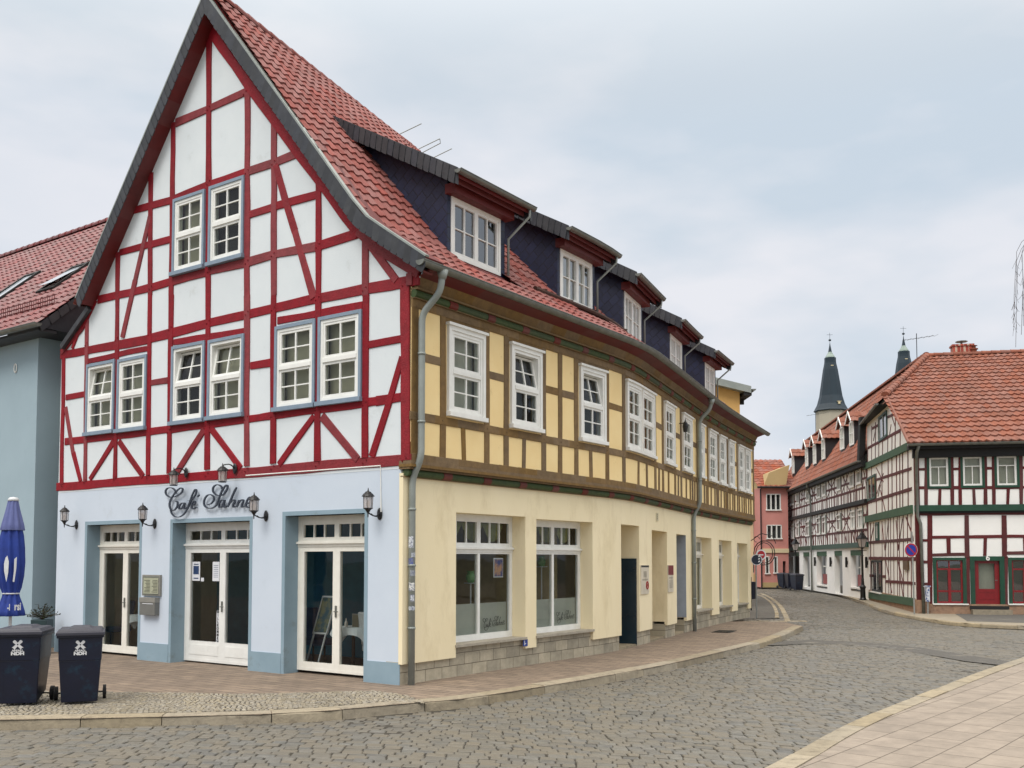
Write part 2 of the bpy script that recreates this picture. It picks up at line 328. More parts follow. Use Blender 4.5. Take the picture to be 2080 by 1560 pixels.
def sash(mb,M,u0,u1,z0,z1,oa,ob_,fw=.045,cols=2,rows=2,bar=.022,tilt=0):
    class T:
        seg=1e9
        def pt(s,u,z,o):return M.pt(u,z0+(z-z0)*math.cos(tilt),o-(z-z0)*math.sin(tilt))
    T=T()
    mb.box(T,u0,u0+fw,z0,z1,oa,ob_);mb.box(T,u1-fw,u1,z0,z1,oa,ob_)
    mb.box(T,u0+fw,u1-fw,z0,z0+fw*1.15,oa,ob_-.002);mb.box(T,u0+fw,u1-fw,z1-fw,z1,oa,ob_-.002)
    for i in range(1,cols):
        x=u0+fw+(u1-u0-2*fw)*i/cols;b=bar*(1.5 if cols==2 else 1);mb.box(T,x-b/2,x+b/2,z0+fw,z1-fw,oa+.005,ob_-.006)
    for j in range(1,rows):
        z=z0+fw+(z1-z0-2*fw)*j/rows;mb.box(T,u0+fw,u1-fw,z-bar/2,z+bar/2,oa+.007,ob_-.01)
    return T
def pane_(M,u0,u1,z0,z1,o,T=None):
    p=MB();T=T or M;q=[T.pt(u0,z0,o),T.pt(u1,z0,o),T.pt(u1,z1,o),T.pt(u0,z1,o)]
    if (q[1]-q[0]).cross(q[2]-q[0]).dot(M.pt(u0,z0,o+1)-M.pt(u0,z0,o))<0:q=q[::-1]
    p.add(q,[(0,1,2,3)]);return p
def oldwin(M,u0,u1,z0,z1,o,parent,fm,trimm=None,trim=.07,tilt=0,curt=None,glass=None,split=.5,sill=True,crown=False,leafcols=2,rows=2,depth=.13,lab=None,lower=True,name='window'):
    """casement window: fixed outer frame + upper and lower sash; trim surround, sill, pane and curtain are sub-parts"""
    fr=MB();fw=.055;a=o-depth;b=o+.012
    fr.box(M,u0,u0+fw,z0,z1,a,b);fr.box(M,u1-fw,u1,z0,z1,a,b);fr.box(M,u0+fw,u1-fw,z0,z0+fw,a,b-.002);fr.box(M,u0+fw,u1-fw,z1-fw,z1,a,b-.002)
    zm=z0+(z1-z0)*split
    if lower:fr.box(M,u0+fw,u1-fw,zm-.035,zm+.035,a,b+.012)
    w=fr.build(name,fm,parent)
    if lab:w['label']=lab
    if trimm:
        t=MB();g=trim
        t.box(M,u0-g,u0-.001,z0-g*.5,z1+g,o-.03,o+.03);t.box(M,u1+.001,u1+g,z0-g*.5,z1+g,o-.03,o+.03);t.box(M,u0-.001,u1+.001,z1+.001,z1+g,o-.03,o+.032)
        if crown:t.box(M,u0-g-.04,u1+g+.04,z1+g+.001,z1+g+.045,o-.03,o+.07)
        t.build('surround',trimm,w)
    if sill:
        t=MB();t.box(M,u0-trim-.02,u1+trim+.02,z0-.075,z0-.002,o-.03,o+.075);t.build('sill',trimm or fm,w)
    ss=[(zm+.035,z1-fw,tilt)]+([(z0+fw,zm-.035,0)] if lower else [])
    if not lower:ss=[(z0+fw,z1-fw,tilt)]
    for (za,zb,tl) in ss:
        sb=MB();T=sash(sb,M,u0+fw,u1-fw,za,zb,o-.05,o+.0,cols=leafcols,rows=rows,tilt=tl);s_=sb.build('sash',fm,w)
        pane_(M,u0+fw+.02,u1-fw-.02,za+.02,zb-.02,o-.028,T).build('pane',glass or M_glass,w)
    c=MB();c.box(M,u0+.02,u1-.02,z0+.02,z1-.02,o-depth-.09,o-depth-.07);c.build('curtain' if curt in (M_curt,M_blind) else 'dark_room',curt or M_dcurt,w)
    return w
def tilefield(mb,P,Ls,Lt,tw=.215,th=.33,prof='pan',clipf=None,hgt=.032,lift=.032):
    ns=max(1,round(Ls/tw));nt_=max(1,round(Lt/th));ds=Ls/ns;dt=Lt/nt_
    xs=[0,.18,.36,.5,.64,.82,1.0];hs=[.55,.06,0,.12,.75,1.0,.55] if prof=='pan' else [.3,0,0,.5,1.,.5,.3]
    for j in range(nt_):
        t0=j*dt;t1=t0+dt
        for i in range(ns):
            s0=i*ds
            if clipf and clipf(s0+ds/2,t0+dt/2):continue
            A=P(s0,t0);B=P(s0+ds,t0);D=P(s0,t1);E=P(s0+ds,t1)
            n=(B-A).cross(D-A).normalized()
            if n.z<0:n=-n
            var=random.random();jt=random.uniform(-.004,.004);vs=[]
            for x,h in zip(xs,hs):
                lo=A.lerp(B,x);hi=D.lerp(E,x);vs+=[lo-(D-A).normalized()*.03+n*(h*hgt+lift+jt),hi+n*(h*hgt),lo-(D-A).normalized()*.03+n*(h*hgt-.004)]
            fs=[];m=len(xs)
            for k in range(m-1):
                a=k*3;fs.append((a,a+3,a+4,a+1));fs.append((a+2,a+5,a+3,a))
            mb.add(vs,fs,var)
def ridgetiles(mb,a,b,r=.12,step=.36,drop=.0):
    a=Vector(a);b=Vector(b);L_=(b-a).length;n=max(1,round(L_/step));d=(b-a).normalized();x=d.cross(Vector((0,0,1))).normalized();y=x.cross(d)
    for i in range(n):
        p=a+d*(L_*i/n);q=a+d*(L_*(i+1)/n+.05);vs=[];var=random.random()
        for c,rr,k in ((p,r*1.1,0),(q,r*.92,0)):
            for j in range(9):
                an=-.35+(math.pi+.7)*j/8;vs.append(c+x*math.cos(an)*rr+y*(math.sin(an)*rr*.8))
        fs=[(j,j+1,j+10,j+9) for j in range(8)]+[tuple(range(9)),tuple(range(9,18))];mb.add(vs,fs,var)
def halfgutter(mb,pts,r=.075,lip=True):
    pts=[Vector(p) for p in pts];vs=[];n=len(pts)
    prof=[(math.cos(a)*r,math.sin(a)*r) for a in [math.pi+math.pi*k/8 for k in range(9)]]
    prof=[(-r-.0,.0)]+prof+[(r+.012,.008),(r+.012,-.004),(r*.94,-.004)]+[(x*.9,y*.9) for x,y in prof[::-1][:8]]
    m=len(prof)
    for i,p in enumerate(pts):
        d=(pts[min(i+1,n-1)]-pts[max(i-1,0)]);d.z=0;d.normalize();x=Vector((d.y,-d.x,0))
        vs+=[p+x*q[0]+Vector((0,0,q[1])) for q in prof]
    fs=[(i*m+k,i*m+k+1,i*m+m+k+1,i*m+m+k) for i in range(n-1) for k in range(m-1)]
    fs+=[tuple(range(1,10))[::-1],tuple((n-1)*m+k for k in range(1,10))]
    mb.add(vs,fs)
def slates(mb,P,L_,h=.3,w=.17,th=.012,lean=.09):
    """overlapping verge slates along P(t, drop, out)"""
    n=max(2,round(L_/w));d=L_/n
    for i in range(n):
        t=i*d;a=.006+.01*random.random();hh=h*(1+random.uniform(-.03,.03));pts=[]
        ov=d*1.25
        front=[(t,0),(t+ov*.75,0),(t+ov*.75+lean,hh*.55),(t+ov*.7+lean*1.1,hh*.97),(t+ov*.5+lean,hh),(t+lean*1.2,hh)]
        o_a=.02-.012*0
        vs=[P(x,y,.006+.014*(1-(x-t)/(ov+lean))) for x,y in front]+[P(x,y,-.004) for x,y in front]
        k=len(front);mb.add(vs,[tuple(range(k))[::-1],tuple(range(k,2*k))]+[(j,(j+1)%k,k+(j+1)%k,k+j) for j in range(k)])
def textmesh(s,size,name,mt,parent,pos,M,extr=.004,stretch=(1,1),bold=0,align='CENTER',flipu=False,o=0.02,rot=0):
    cu=bpy.data.curves.new(name,'FONT');cu.body=s;cu.size=size;cu.extrude=extr;cu.align_x=align;cu.align_y='CENTER';cu.offset=bold
    tmp=bpy.data.objects.new('t',cu);me=bpy.data.meshes.new_from_object(tmp);bpy.data.objects.remove(tmp)
    mb=MB();vs=[]
    for v in me.vertices:
        x=v.co.x*stretch[0];y=v.co.y*stretch[1];x,y=x*math.cos(rot)-y*math.sin(rot),x*math.sin(rot)+y*math.cos(rot)
        vs.append(M.pt(pos[0]+(-x if flipu else x),pos[1]+y,o+v.co.z))
    mb.add(vs,[tuple(p.vertices) for p in me.polygons]);return mb.build(name,mt,parent)
class Flat:   # local plane: u=x, z=z, o=-y
    seg=1e9
    def __init__(s,c=(0,0,0)):s.c=Vector(c)
    def pt(s,u,z,o=0):return s.c+Vector((u,-o,z))
# ================================================================ THE CORNER HOUSE
house=thing('corner_house',(C0.x,C0.y,0),'large corner house with red half timbered blue gable and long curved yellow half timbered side','house')
RH=R(24.0);R0=FC.pt(0,12.83,-4.79);RD=Vector((math.sin(RH),math.cos(RH),0))
def o_ridge(s):
    b=fbase(s);h=head(s);n=Vector((-math.cos(h),math.sin(h),0))  # inwards
    r=Vector((R0.x-b.x,R0.y-b.y,0));m=Vector((-RD.y,RD.x,0));return -(r.dot(m)/n.dot(m))
_or={}
def oR(s):
    k=round(s,2)
    if k not in _or:_or[k]=o_ridge(k)
    return _or[k]
EAV=[(.60,6.68),(-.25,7.30),(-.66,7.64)]
def roofz(s,o):
    pr=EAV+[(oR(s),12.88)]
    for (a,z),(b,y) in zip(pr,pr[1:]):
        if o>=b:return z+(y-z)*(a-o)/(a-b)
    return 12.88
_l01=math.hypot(.85,.62);_l12=math.hypot(.41,.34)
RT=_l01+_l12+math.hypot(4.13,5.24)
def roofP(s,t):
    if t<_l01:f=t/_l01;o=.60-.85*f;z=6.68+.62*f
    elif t<_l01+_l12:f=(t-_l01)/_l12;o=-.25-.41*f;z=7.30+.34*f
    else:
        f=(t-_l01-_l12)/(RT-_l01-_l12);o=-.66+(oR(s)+.66)*f;z=7.64+(12.88-7.64)*f
    return FC.pt(s,z,o)
def rectpx(M,x0,x1,ty0,ty1,by0,by1,o=0):
    a=M.inv(x0,ty0,o);b=M.inv(x1,ty1,o);c=M.inv(x0,by0,o);d=M.inv(x1,by1,o)
    u0=min((a[0]+c[0])/2,(b[0]+d[0])/2);u1=max((a[0]+c[0])/2,(b[0]+d[0])/2);return u0,u1,(c[1]+d[1])/2,(a[1]+b[1])/2
GO=.0   # gable infill plane
GWIN=[(354,419,404,388,562,546,0,M_blind),(427,499,379,359,544,523,0,M_dcurt),(178,236,742,730,888,878,.17,M_blind),(241,301,732,719,882,871,0,M_blind),(351,419,705,692,867,855,.2,M_dcurt),(425,499,692,678,857,844,.17,M_blind),(561,644,665,648,840,825,0,M_blind),(649,738,646,628,828,813,0,M_blind)]
gw=[rectpx(G,*w[:6]) for w in GWIN]
gh=[(a+.05,b-.05,c+.05,d-.05) for a,b,c,d in gw]
D1=(6.97,8.83,.0,2.72);D2=(3.64,5.90,0,2.70);D3=(.79,2.70,0,2.76)
mb=MB();wall(mb,G,.001,9.98,.0,3.5,[D1,D2,D3],-.33,0);mb.build('ground_floor_wall',M_blue,house)
mb=MB();mb.box(G,9.70,9.98,3.5,6.55,-.33,-.002)
polywall(mb,G,[(-.15,3.45),(9.95,3.45),(9.95,6.5),(-.15,6.5)],gh,GO+.004)
polywall(mb,G,[(1.0,6.5),(8.9,6.5),(8.9,7.40),(4.85,12.6),(1.0,7.62)],gh,GO+.004);polywall(mb,G,[(8.9,6.5),(9.95,6.5),(9.95,6.62),(8.9,7.40)],gh,GO+.004)
polywall(mb,G,[(-.4,6.5),(1.0,6.5),(1.0,7.62),(.45,7.2)],[],GO+.004)
mb.build('gable_infill',M_giw,house)
# blue-grey painted borders, reveals and plinth of the blue front
mb=MB();q=.075
for a,b,c,d in (D1,D2,D3):
    mb.box(G,a-q,a,.0,d+q,-.3,.006);mb.box(G,b,b+q,0,d+q,-.3,.006);mb.box(G,a,b,d,d+q,-.3,.006)
    mb.box(G,b-.004,b,0,d,-.335,.0055)
mb.build('opening_border',M_bluetrim,house)
mb=MB()
for a,b in ((.0,D3[0]-q),(D3[1]+q,D2[0]-q),(D2[1]+q,D1[0]-q),(D1[1]+q,9.98)):mb=MB();mb.box(G,a+.001,b-.001,0,.35,-.2,.012);mb.build('painted_plinth',M_bluetrim,house)
# ---- gable timbers (centre lines read on the gable plane)
def gp(x,y):return G.inv(x,y)
tb=MB();W_=.17
def tl(pts,w,o,jit=.017,ext=0):
    pp=[gp(*p) for p in pts]
    for p,q in zip(pp,pp[1:]):tb.beam(G,p,q,w,GO-.02,GO+o,jit,ext=ext)
oo=iter([.0200+.0004*i for i in range(200)])
for pts,w in [([(116,989),(480,962)],.18),([(478,962.5),(836,932)],.185),([(133,897),(340,873),(530,848),(765,815),(832,804)],.15),([(124,722),(300,690),(425,656),(640,608),(852,567)],.185),
    ([(179,734),(304,707)],.12),([(354,696),(500,672)],.13),([(565,652),(737,621)],.13),([(135,807),(175,800)],.13),([(308,778),(342,773)],.13),([(510,744),(556,736)],.13),([(748,701),(818,688)],.14),
    ([(200,609),(308,584),(348,573),(427,551),(504,533),(556,517),(642,501),(735,472)],.16),([(268,429),(346,408),(419,378),(498,350),(556,332),(615,308)],.16),
    ([(244,513),(306,497)],.14),([(308,497),(350,485)],.14),([(506,437),(556,421)],.14),([(556,421),(645,395)],.14),([(358,250),(426,221),(502,187)],.16)]:
    tl(pts,w,next(oo),ext=.0)
for pts,w in [([(131,724),(126,984)],.12),([(178,640),(174,978)],.13),([(241,513),(239,700),(235,972)],.135),([(308,352),(306,600),(302,966)],.135),([(353,250),(349,600),(344,962)],.14),([(426,76),(425,373),(422,954)],.15),([(504,172),(503,600),(502,947)],.145),([(558,243),(557,600),(556,942)],.145),([(648,370),(648,600),(646,937)],.14),([(743,486),(744,600),(743,930)],.14),([(824,578),(825,935)],.19)]:
    tl(pts,w,next(oo)+.001)
for pts,w in [([(134,828),(150,920),(165,978)],.12),([(233,896),(184,974)],.13),([(243,896),(292,968)],.13),([(416,872),(360,960)],.13),([(429,870),(490,952)],.13),([(639,846),(568,944)],.13),([(655,846),(728,934)],.14),([(818,725),(790,820),(757,928)],.13),([(306,440),(276,570),(250,686)],.14),([(561,336),(600,470),(638,606)],.15),([(750,492),(806,571)],.14),([(168,656),(148,708)],.1)]:
    tl(pts,w,next(oo)-.004)
tl([(427,58),(504,170),(731,476)],.2,next(oo));tl([(728,470),(770,507),(852,556)],.16,next(oo))
tl([(421,66),(355,224),(240,488),(192,600)],.17,next(oo));tl([(196,610),(168,668),(126,716)],.12,next(oo))
tb.box(G,-.24,-.12,6.40,6.60,-.3,.045)
for (x,y) in [(178,700),(239,690),(306,678),(348,668),(425,655),(504,637),(557,628),(647,607),(743,588),(824,578),(130,985),(175,978),(236,972),(303,968),(345,966),(422,964),(503,955),(556,950),(647,944),(743,938),(824,934),(345,876),(422,862),(503,850),(556,844),(647,830),(743,820),(308,585),(427,551),(504,533),(557,518),(648,500),(504,350),(426,372),(558,332),(426,221),(500,190)]:
    u,z=gp(x,y)
    for du,dz in ((-.035,.03),(.04,-.025)):
        c=G.pt(u+du,z+dz,.03);tb.tube([c,c+G.n*.016],.0125,6,var=.1)
tb.build('gable_timber_frame',M_red,house)
for i,((a,b,c,d),w_) in enumerate(zip(gw,GWIN)):
    oldwin(G,a+.065,b-.065,c+.075,d-.065,.03,house,M_white,M_frametrim,.06,tilt=w_[6],curt=w_[7],split=.5,name='casement_window')
# ---- ground-floor french windows and the cafe door
def frenchwin(M,u0,u1,z0,z1,o,parent,fm,zt,name='french_window',tc=3,bottom=0.1,leaf=True,glass=None,handle=True,reverse=False):
    fr=MB();fw=.07 if leaf else .045;a=o-.09;b=o
    fr.box(M,u0,u0+fw,z0,z1,a,b);fr.box(M,u1-fw,u1,z0,z1,a,b);fr.box(M,u0+fw,u1-fw,z1-fw-.03,z1,a,b-.002);fr.box(M,u0+fw,u1-fw,z0,z0+.05,a,b-.002)
    fr.box(M,u0,u1,zt-.05,zt+.05,a,b+.012);fr.box(M,u0-.0,u1,zt-.0,zt+.035,b,b+.05)
    w=fr.build(name,fm,parent);um=(u0+u1)/2
    for x0,x1 in ((u0+fw,um),(um,u1-fw)):
        sb=MB();sash(sb,M,x0,x1,zt+.05,z1-fw-.03,o-.06,o-.006,fw=.055,cols=tc,rows=1,bar=.022);sb.build('transom_sash',fm,w)
        pane_(M,x0+.03,x1-.03,zt+.07,z1-fw-.05,o-.04).build('pane',glass or M_glass,w)
        sb=MB();ww=.085 if leaf else .035;oA,oB=o-.07,o-.004
        sb.box(M,x0,x0+ww,z0+.05,zt-.05,oA,oB);sb.box(M,x1-ww,x1,z0+.05,zt-.05,oA,oB);sb.box(M,x0+ww,x1-ww,zt-.05-ww,zt-.05,oA,oB-.002);sb.box(M,x0+ww,x1-ww,z0+.05,z0+.05+bottom,oA,oB-.002)
        if bottom>.2:sb.box(M,x0+ww*1.2,x1-ww*1.2,z0+.13,z0+.05+bottom-.07,oB-.002,oB+.006)
        sb.build('door_leaf' if leaf else 'fixed_frame',fm,w)
        pane_(M,x0+ww-.01,x1-ww+.01,z0+.05+bottom-.01,zt-.05-ww+.01,o-.035).build('pane',glass or M_glass,w)
    if handle:
        h=MB();h.box(M,um-.02,um+.012,1.0,1.2,o,o+.016);h.tube([M.pt(um,1.1,o+.01),M.pt(um,1.1,o+.05),M.pt(um-.1,1.1,o+.05)],.009,6);h.build('door_handle',M_zinc,w)
    return w
frenchwin(G,D1[0]+.0,D1[1]-.005,.05,D1[3]-.0,-.3,house,M_cream,2.26)
d2=frenchwin(G,D2[0],D2[1]-.005,.03,D2[3],-.3,house,M_white,2.26,name='cafe_door',bottom=.34)
frenchwin(G,D3[0],D3[1]-.005,.05,D3[3],-.3,house,M_cream,2.27)
M_paper=mat('paper_notice',(226,228,232),(214,216,222),rough=.8);M_ink=mat('notice_print',(44,72,112),(30,50,90),rough=.8);M_blk=mat('black_lettering',(24,26,32),(16,18,22),rough=.5)
# notices stuck on the inside of the door glass
def sheet(M,u0,u1,z0,z1,o,name,m,parent,marks=None,mm=None):
    s=MB();s.box(M,u0,u1,z0,z1,o,o+.003);p=s.build(name,m,parent)
    if marks:
        s=MB()
        for a,b,c,d in marks:s.box(M,u0+(u1-u0)*a,u0+(u1-u0)*b,z0+(z1-z0)*c,z0+(z1-z0)*d,o+.003,o+.005)
        s.build('print',mm or M_ink,p)
    return p
sheet(G,5.48,5.72,1.58,1.95,-.334,'notice',M_paper,d2,[(.15,.85,.34,.78),(.2,.8,.1,.16),(.2,.8,.84,.89)])
sheet(G,4.90,5.10,1.58,1.95,-.334,'notice',M_paper,d2,[(.15,.85,.2+.1*i,.22+.1*i) for i in range(7)])
sheet(G,5.36,5.45,1.57,1.64,-.334,'notice',M_paper,d2)
s_=sheet(G,4.87,4.96,.42,1.02,-.334,'welcome_strip',M_paper,d2)
for i,ch in enumerate('WILLKOMMEN'):textmesh(ch,.07,'letter',M_blk,s_,(4.915,.99-.062*i),G,flipu=True,o=-.329,bold=.002)
# ---- verge slates, soffit, metal edge on both slopes
def pathP(pts,o,side):
    ps=[Vector(p) for p in pts];ls=[(b-a).length for a,b in zip(ps,ps[1:])]
    def P(t,y,out,extra=0):
        i=0
        while i<len(ls)-1 and t>ls[i]:t-=ls[i];i+=1
        d=(ps[i+1]-ps[i]).normalized();n=Vector((d.y,-d.x)) if side>0 else Vector((-d.y,d.x))
        q=ps[i]+d*t+n*y;return G.pt(q.x,q.y,o+out)
    return P,sum(ls)
VR=[(4.79,12.80),(.62,7.66),(.2,7.36),(-.75,6.70)];VL=[(4.79,12.80),(8.95,7.54)]
VL2=[(8.85,7.40),(9.86,6.68)]
OV=.30
for pts,sd in ((VR,-1),(VL,1)):
    # side: normal must point down, under the slope
    P,Lg=pathP(pts,OV,sd)
    if P(1,.1,0).z>P(1,0,0).z:P,Lg=pathP(pts,OV,-sd)
    mb=MB();slates(mb,P,Lg,h=.25,w=.165);mb.build('verge_slates',M_slate,house)
    mb=MB();k=max(2,int(Lg/.5))
    for i in range(k):
        a,b=Lg*i/k,Lg*(i+1)/k
        mb.hexa([P(a,.04,-.004),P(b,.04,-.004),P(b,.04,-.45),P(a,.04,-.45),P(a,.0,-.004),P(b,.0,-.004),P(b,.0,-.45),P(a,.0,-.45)])
        mb.hexa([P(a,.245,-.004),P(b,.245,-.004),P(b,.245,-.32),P(a,.245,-.32),P(a,.215,-.004),P(b,.215,-.004),P(b,.215,-.32),P(a,.215,-.32)])
        mb.hexa([P(a,.235,-.006),P(b,.235,-.006),P(b,.235,-.03),P(a,.235,-.03),P(a,.04,-.006),P(b,.04,-.006),P(b,.04,-.03),P(a,.04,-.03)])
    mb.build('verge_soffit',M_redsoff,house)
    mb=MB()
    for i in range(k):
        a,b=Lg*i/k,Lg*(i+1)/k
        mb.hexa([P(a,.0,.02),P(b,.0,.02),P(b,.0,-.07),P(a,.0,-.07),P(a,-.03,.02),P(b,-.03,.02),P(b,-.03,-.07),P(a,-.03,-.07)])
    mb.build('verge_metal_edge',M_zinc2,house)
P,Lg=pathP(VL2,.12,1)
if P(1,.1,0).z>P(1,0,0).z:P,Lg=pathP(VL2,.12,-1)
mb=MB();mb.hexa([P(0,.11,0),P(Lg,.11,0),P(Lg,.11,-8),P(0,.11,-8),P(0,0,0),P(Lg,0,0),P(Lg,0,-8),P(0,0,-8)]);mb.build('rear_eave',M_slate,house)
# ---- roof
DORM=[(1.53,2.39),(5.25,2.30),(8.98,2.24),(13.35,2.1),(17.25,2.0)]
def inDorm(s,t):
    o=None
    if t<_l01*.97:return False
    f=roofP(s,t)
    for a,wd in DORM:
        if a+.33<s<a+wd-.33 and t<_l01+_l12+1.6:return True
    return False
mb=MB();tilefield(mb,lambda s,t:roofP(s-.26,t),21.5,RT,tw=.235,th=.31,clipf=lambda s,t:inDorm(s-.26,t),hgt=.036)
mb.build('roof_tiles',M_tile,house)
mb=MB();n=24
vs=[];fs=[];ts=[.03,_l01,_l01+_l12,RT]
for i in range(n+1):
    s=-.26+21.5*i/n
    for t in ts:
        p=roofP(s,t);vs.append((p.x,p.y,p.z-.05))
for i in range(n):
    for j in range(3):fs.append((i*4+j,i*4+j+1,i*4+5+j,i*4+4+j))
mb.add(vs,fs);mb.build('roof_boarding',M_redsoff,house)
# rear slope
def backP(s,t):
    f=t/6.9;a=roofP(s,RT);b=FC.pt(s,7.45,-9.05);return a.lerp(b,1-f)
mb=MB();tilefield(mb,lambda s,t:backP(s-.26,t),21.5,6.9,tw=.42,th=.62,hgt=.045);mb.build('rear_roof_tiles',M_tile,house)
mb=MB();ridgetiles(mb,R0-RD*.28+Vector((0,0,.03)),R0+RD*13+Vector((0,0,-.15)),r=.13);mb.build('ridge_tiles',M_tile,house)
# hidden shell: back wall, end wall, floors so no light leaks through
mb=MB()
for a,b in zip([i*3 for i in range(7)],[i*3 for i in range(1,8)]):
    a=max(a,.12);A,B=FC.pt(a,0,-9.5),FC.pt(b,0,-9.5);C_,D_=FC.pt(b,7.0,-9.2),FC.pt(a,7.0,-9.2);mb.add([A,B,C_,D_],[(0,1,2,3)],.5)
e=[FC.pt(21,0,-9.5),FC.pt(21,0,-.1),FC.pt(21,6.4,.15),FC.pt(21,7.5,-.7),FC.pt(21,12.7,oR(21)),FC.pt(21,7.3,-9.2)];mb.add(e,[tuple(range(6))],.5)
mb.build('rear_walls',M_yellow,house)
mb=MB()
for z in (3.40,6.45):
    for i in range(7):
        a,b=i*3,(i+1)*3;mb.add([FC.pt(a+.05,z,-.3),FC.pt(b,z,-.3),FC.pt(b,z,-9.6),FC.pt(a+.05,z,-9.6)],[(0,1,2,3)])
mb.build('upper_floors',M_dark,house)
mb=MB()  # cafe room seen through the glass
def rm(*p):mb.add([G.pt(*x) for x in p],[(0,1,2,3)])
rm((.36,.03,-.42),(9.6,.03,-.42),(9.6,.03,-7),(.36,.03,-7));mb.build('room_floor',M_floorin,house)
mb=MB();rm((.36,0,-5.2),(9.6,0,-5.2),(9.6,3.3,-5.2),(.36,3.3,-5.2));rm((.36,3.3,-.34),(9.6,3.3,-.34),(9.6,3.3,-7),(.36,3.3,-7));mb.build('room_walls',M_dark,house)
mb=MB();rm((9.6,0,-.42),(9.6,0,-7),(9.6,3.3,-7),(9.6,3.3,-.42));rm((6.2,0,-1.3),(6.2,0,-3.6),(6.2,3.3,-3.6),(6.2,3.3,-1.3));rm((3.2,0,-2.6),(6.2,0,-2.6),(6.2,3.3,-2.6),(3.2,3.3,-2.6));mb.build('room_side_wall',M_darkblue,house)
# ---- street side, ground floor
HW=[(1.35,3.45,.33,2.80),(3.82,5.94,.33,2.77),(7.27,8.52,-.1,2.77),(9.56,10.95,-.1,2.72),(11.9,12.95,-.1,2.70),(14.16,15.96,.33,2.70),(16.84,18.41,.33,2.68),(19.15,20.55,.33,2.64)]
mb=MB();wall(mb,FC,-.02,21.0,.33,3.38,HW,-.02,.06)
for a,b,c,d in HW:
    dp=-.3 if c>0 else -1.0
    z0=.52 if c>0 else .42
    mb.box(FC,b-.0,b+.05,z0,d+.04,dp,-.02);mb.box(FC,a-.05,a,z0,d+.04,dp,-.02);mb.box(FC,a-.0,b,d,d+.05,dp,-.02)
mb.build('street_wall',M_yellow,house)
mb=MB();wall(mb,FC,.0,21.0,.0,.36,[h for h in HW if h[2]<0],-.3,.0)
for a,b,c,d in HW:
    if c>0:mb.box(FC,a+.001,b-.001,.361,.50,-.3,-.001)
    else:
        mb.box(FC,b-.005,b+.05,0,.42,-1.0,-.302);mb.box(FC,a-.05,a+.005,0,.42,-1.0,-.302)
ob=mb.build('stone_plinth',M_stone,house)
def fuv(v):
    # unroll along the street side
    best=min(range(0,1051,2),key=lambda i:(_tab[i]-Vector((v.x,v.y,0))).length_squared);return (best*_ds,v.z)
uvset(ob,FC,fuv)
mb=MB()
for a,b,c,d in HW:
    if c>0:mb=MB();mb.box(FC,a-.02,b+.02,.50,.545,-.3,.09);mb.build('window_sill',mat('grey_stone_sill',(176,168,152),rough=.8,scale=8,bump=.03),house)
M_refl=mat('painted_reflection_grey',(178,180,170),(160,162,154),rough=.5,scale=1.2)
M_pane2=glassmat('tinted_glass',(.55,.6,.58),1.2)
for k,(a,b,c,d) in enumerate(HW):
    if c>0:
        far=k>3
        w=frenchwin(FC,a+.0,b-.005,.545,d,-.24,house,M_white if not far else M_cream,2.18,name='shop_window' if not far else 'tall_window',bottom=.06,leaf=False,handle=False)
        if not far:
            mb=MB();mb.box(FC,a+.1,b-.1,.62,1.2,-.32,-.315);mb.build('reflection_panel',M_refl,w)  # grey panel behind the glass, painted in for the pavement's reflection
        else:
            mb=MB();mb.box(FC,a+.1,b-.1,.6,d-.05,-.34,-.335);mb.build('curtain',M_blind,w)
# window lettering and posters
# the three recessed doorways
mb=MB();a=HW[2];mb.box(FC,a[1]-.055,a[1]-.01,.04,2.02,-.95,-.0);dl=mb.build('open_door_leaf',mat('dark_teal_door_paint',(14,44,58),(10,34,48),rough=.25,scale=2,spec=.6),house);dl['label']='dark teal glossy door leaf standing open against the reveal'
mb=MB();mb.box(FC,a[0]+.0,a[0]+.12,.0,a[3],-.5,-.3);mb.box(FC,a[0],a[1],2.06,2.16,-.98,-.9);mb.box(FC,a[0]+.12,a[0]+.2,2.16,a[3],-.5,-.42);mb.build('door_frame',M_white,house)
mb=MB()
for a,b,c,d in HW[2:5]:mb.box(FC,a,b,0,d,-1.1,-1.0)
mb.build('inner_door',M_dark,house)
a=HW[3];mb=MB();mb.box(FC,a[0],a[0]+.1,.0,2.1,-.9,-.6);mb.box(FC,a[0],a[1],2.1,2.16,-.98,-.9);mb.build('door_frame',M_cream,house)
a=HW[4];mb=MB();mb.box(FC,a[1]-.012,a[1]-.001,.43,a[3],-1.0,.058);mb.build('blue_grey_reveal',M_bluetrim if 0 else mat('light_blue_grey_paint',(162,172,186),rough=.8,scale=2),house)
# door steps
mb=MB()
for a in HW[2:5]:mb.box(FC,a[0]+.01,a[1]-.01,0,.05,-1.0,-.02)
mb.build('door_step',M_kerb,house)
# ---- street side, upper floor
UW=[(.89,1.94,.0),(2.72,3.76,.2),(5.16,6.22,.2),(7.21,8.21,0),(8.25,9.28,0),(10.19,11.15,0),(12.0,13.06,0),(13.86,14.5,0),(15.1,16.0,0),(16.36,17.13,0),(17.51,18.2,0),(18.78,19.5,.0),(19.66,20.4,0)]
Z0,Z1=4.43,5.93
uh=[(a+.05,b-.05,Z0,Z1) for a,b,_ in UW]
mb=MB();wall(mb,FC,.0,21.0,3.5,6.45,uh,.02,.2);mb.build('upper_infill',M_yinfill,house)
tb=MB()
def fb(p,q,w,o,jit=.01):
    n=max(1,int(abs(q[0]-p[0])/.6))
    for i in range(n):
        a=(p[0]+(q[0]-p[0])*i/n,p[1]+(q[1]-p[1])*i/n);b=(p[0]+(q[0]-p[0])*(i+1)/n,p[1]+(q[1]-p[1])*(i+1)/n);tb.beam(FC,a,b,w,.17,.2+o,jit)
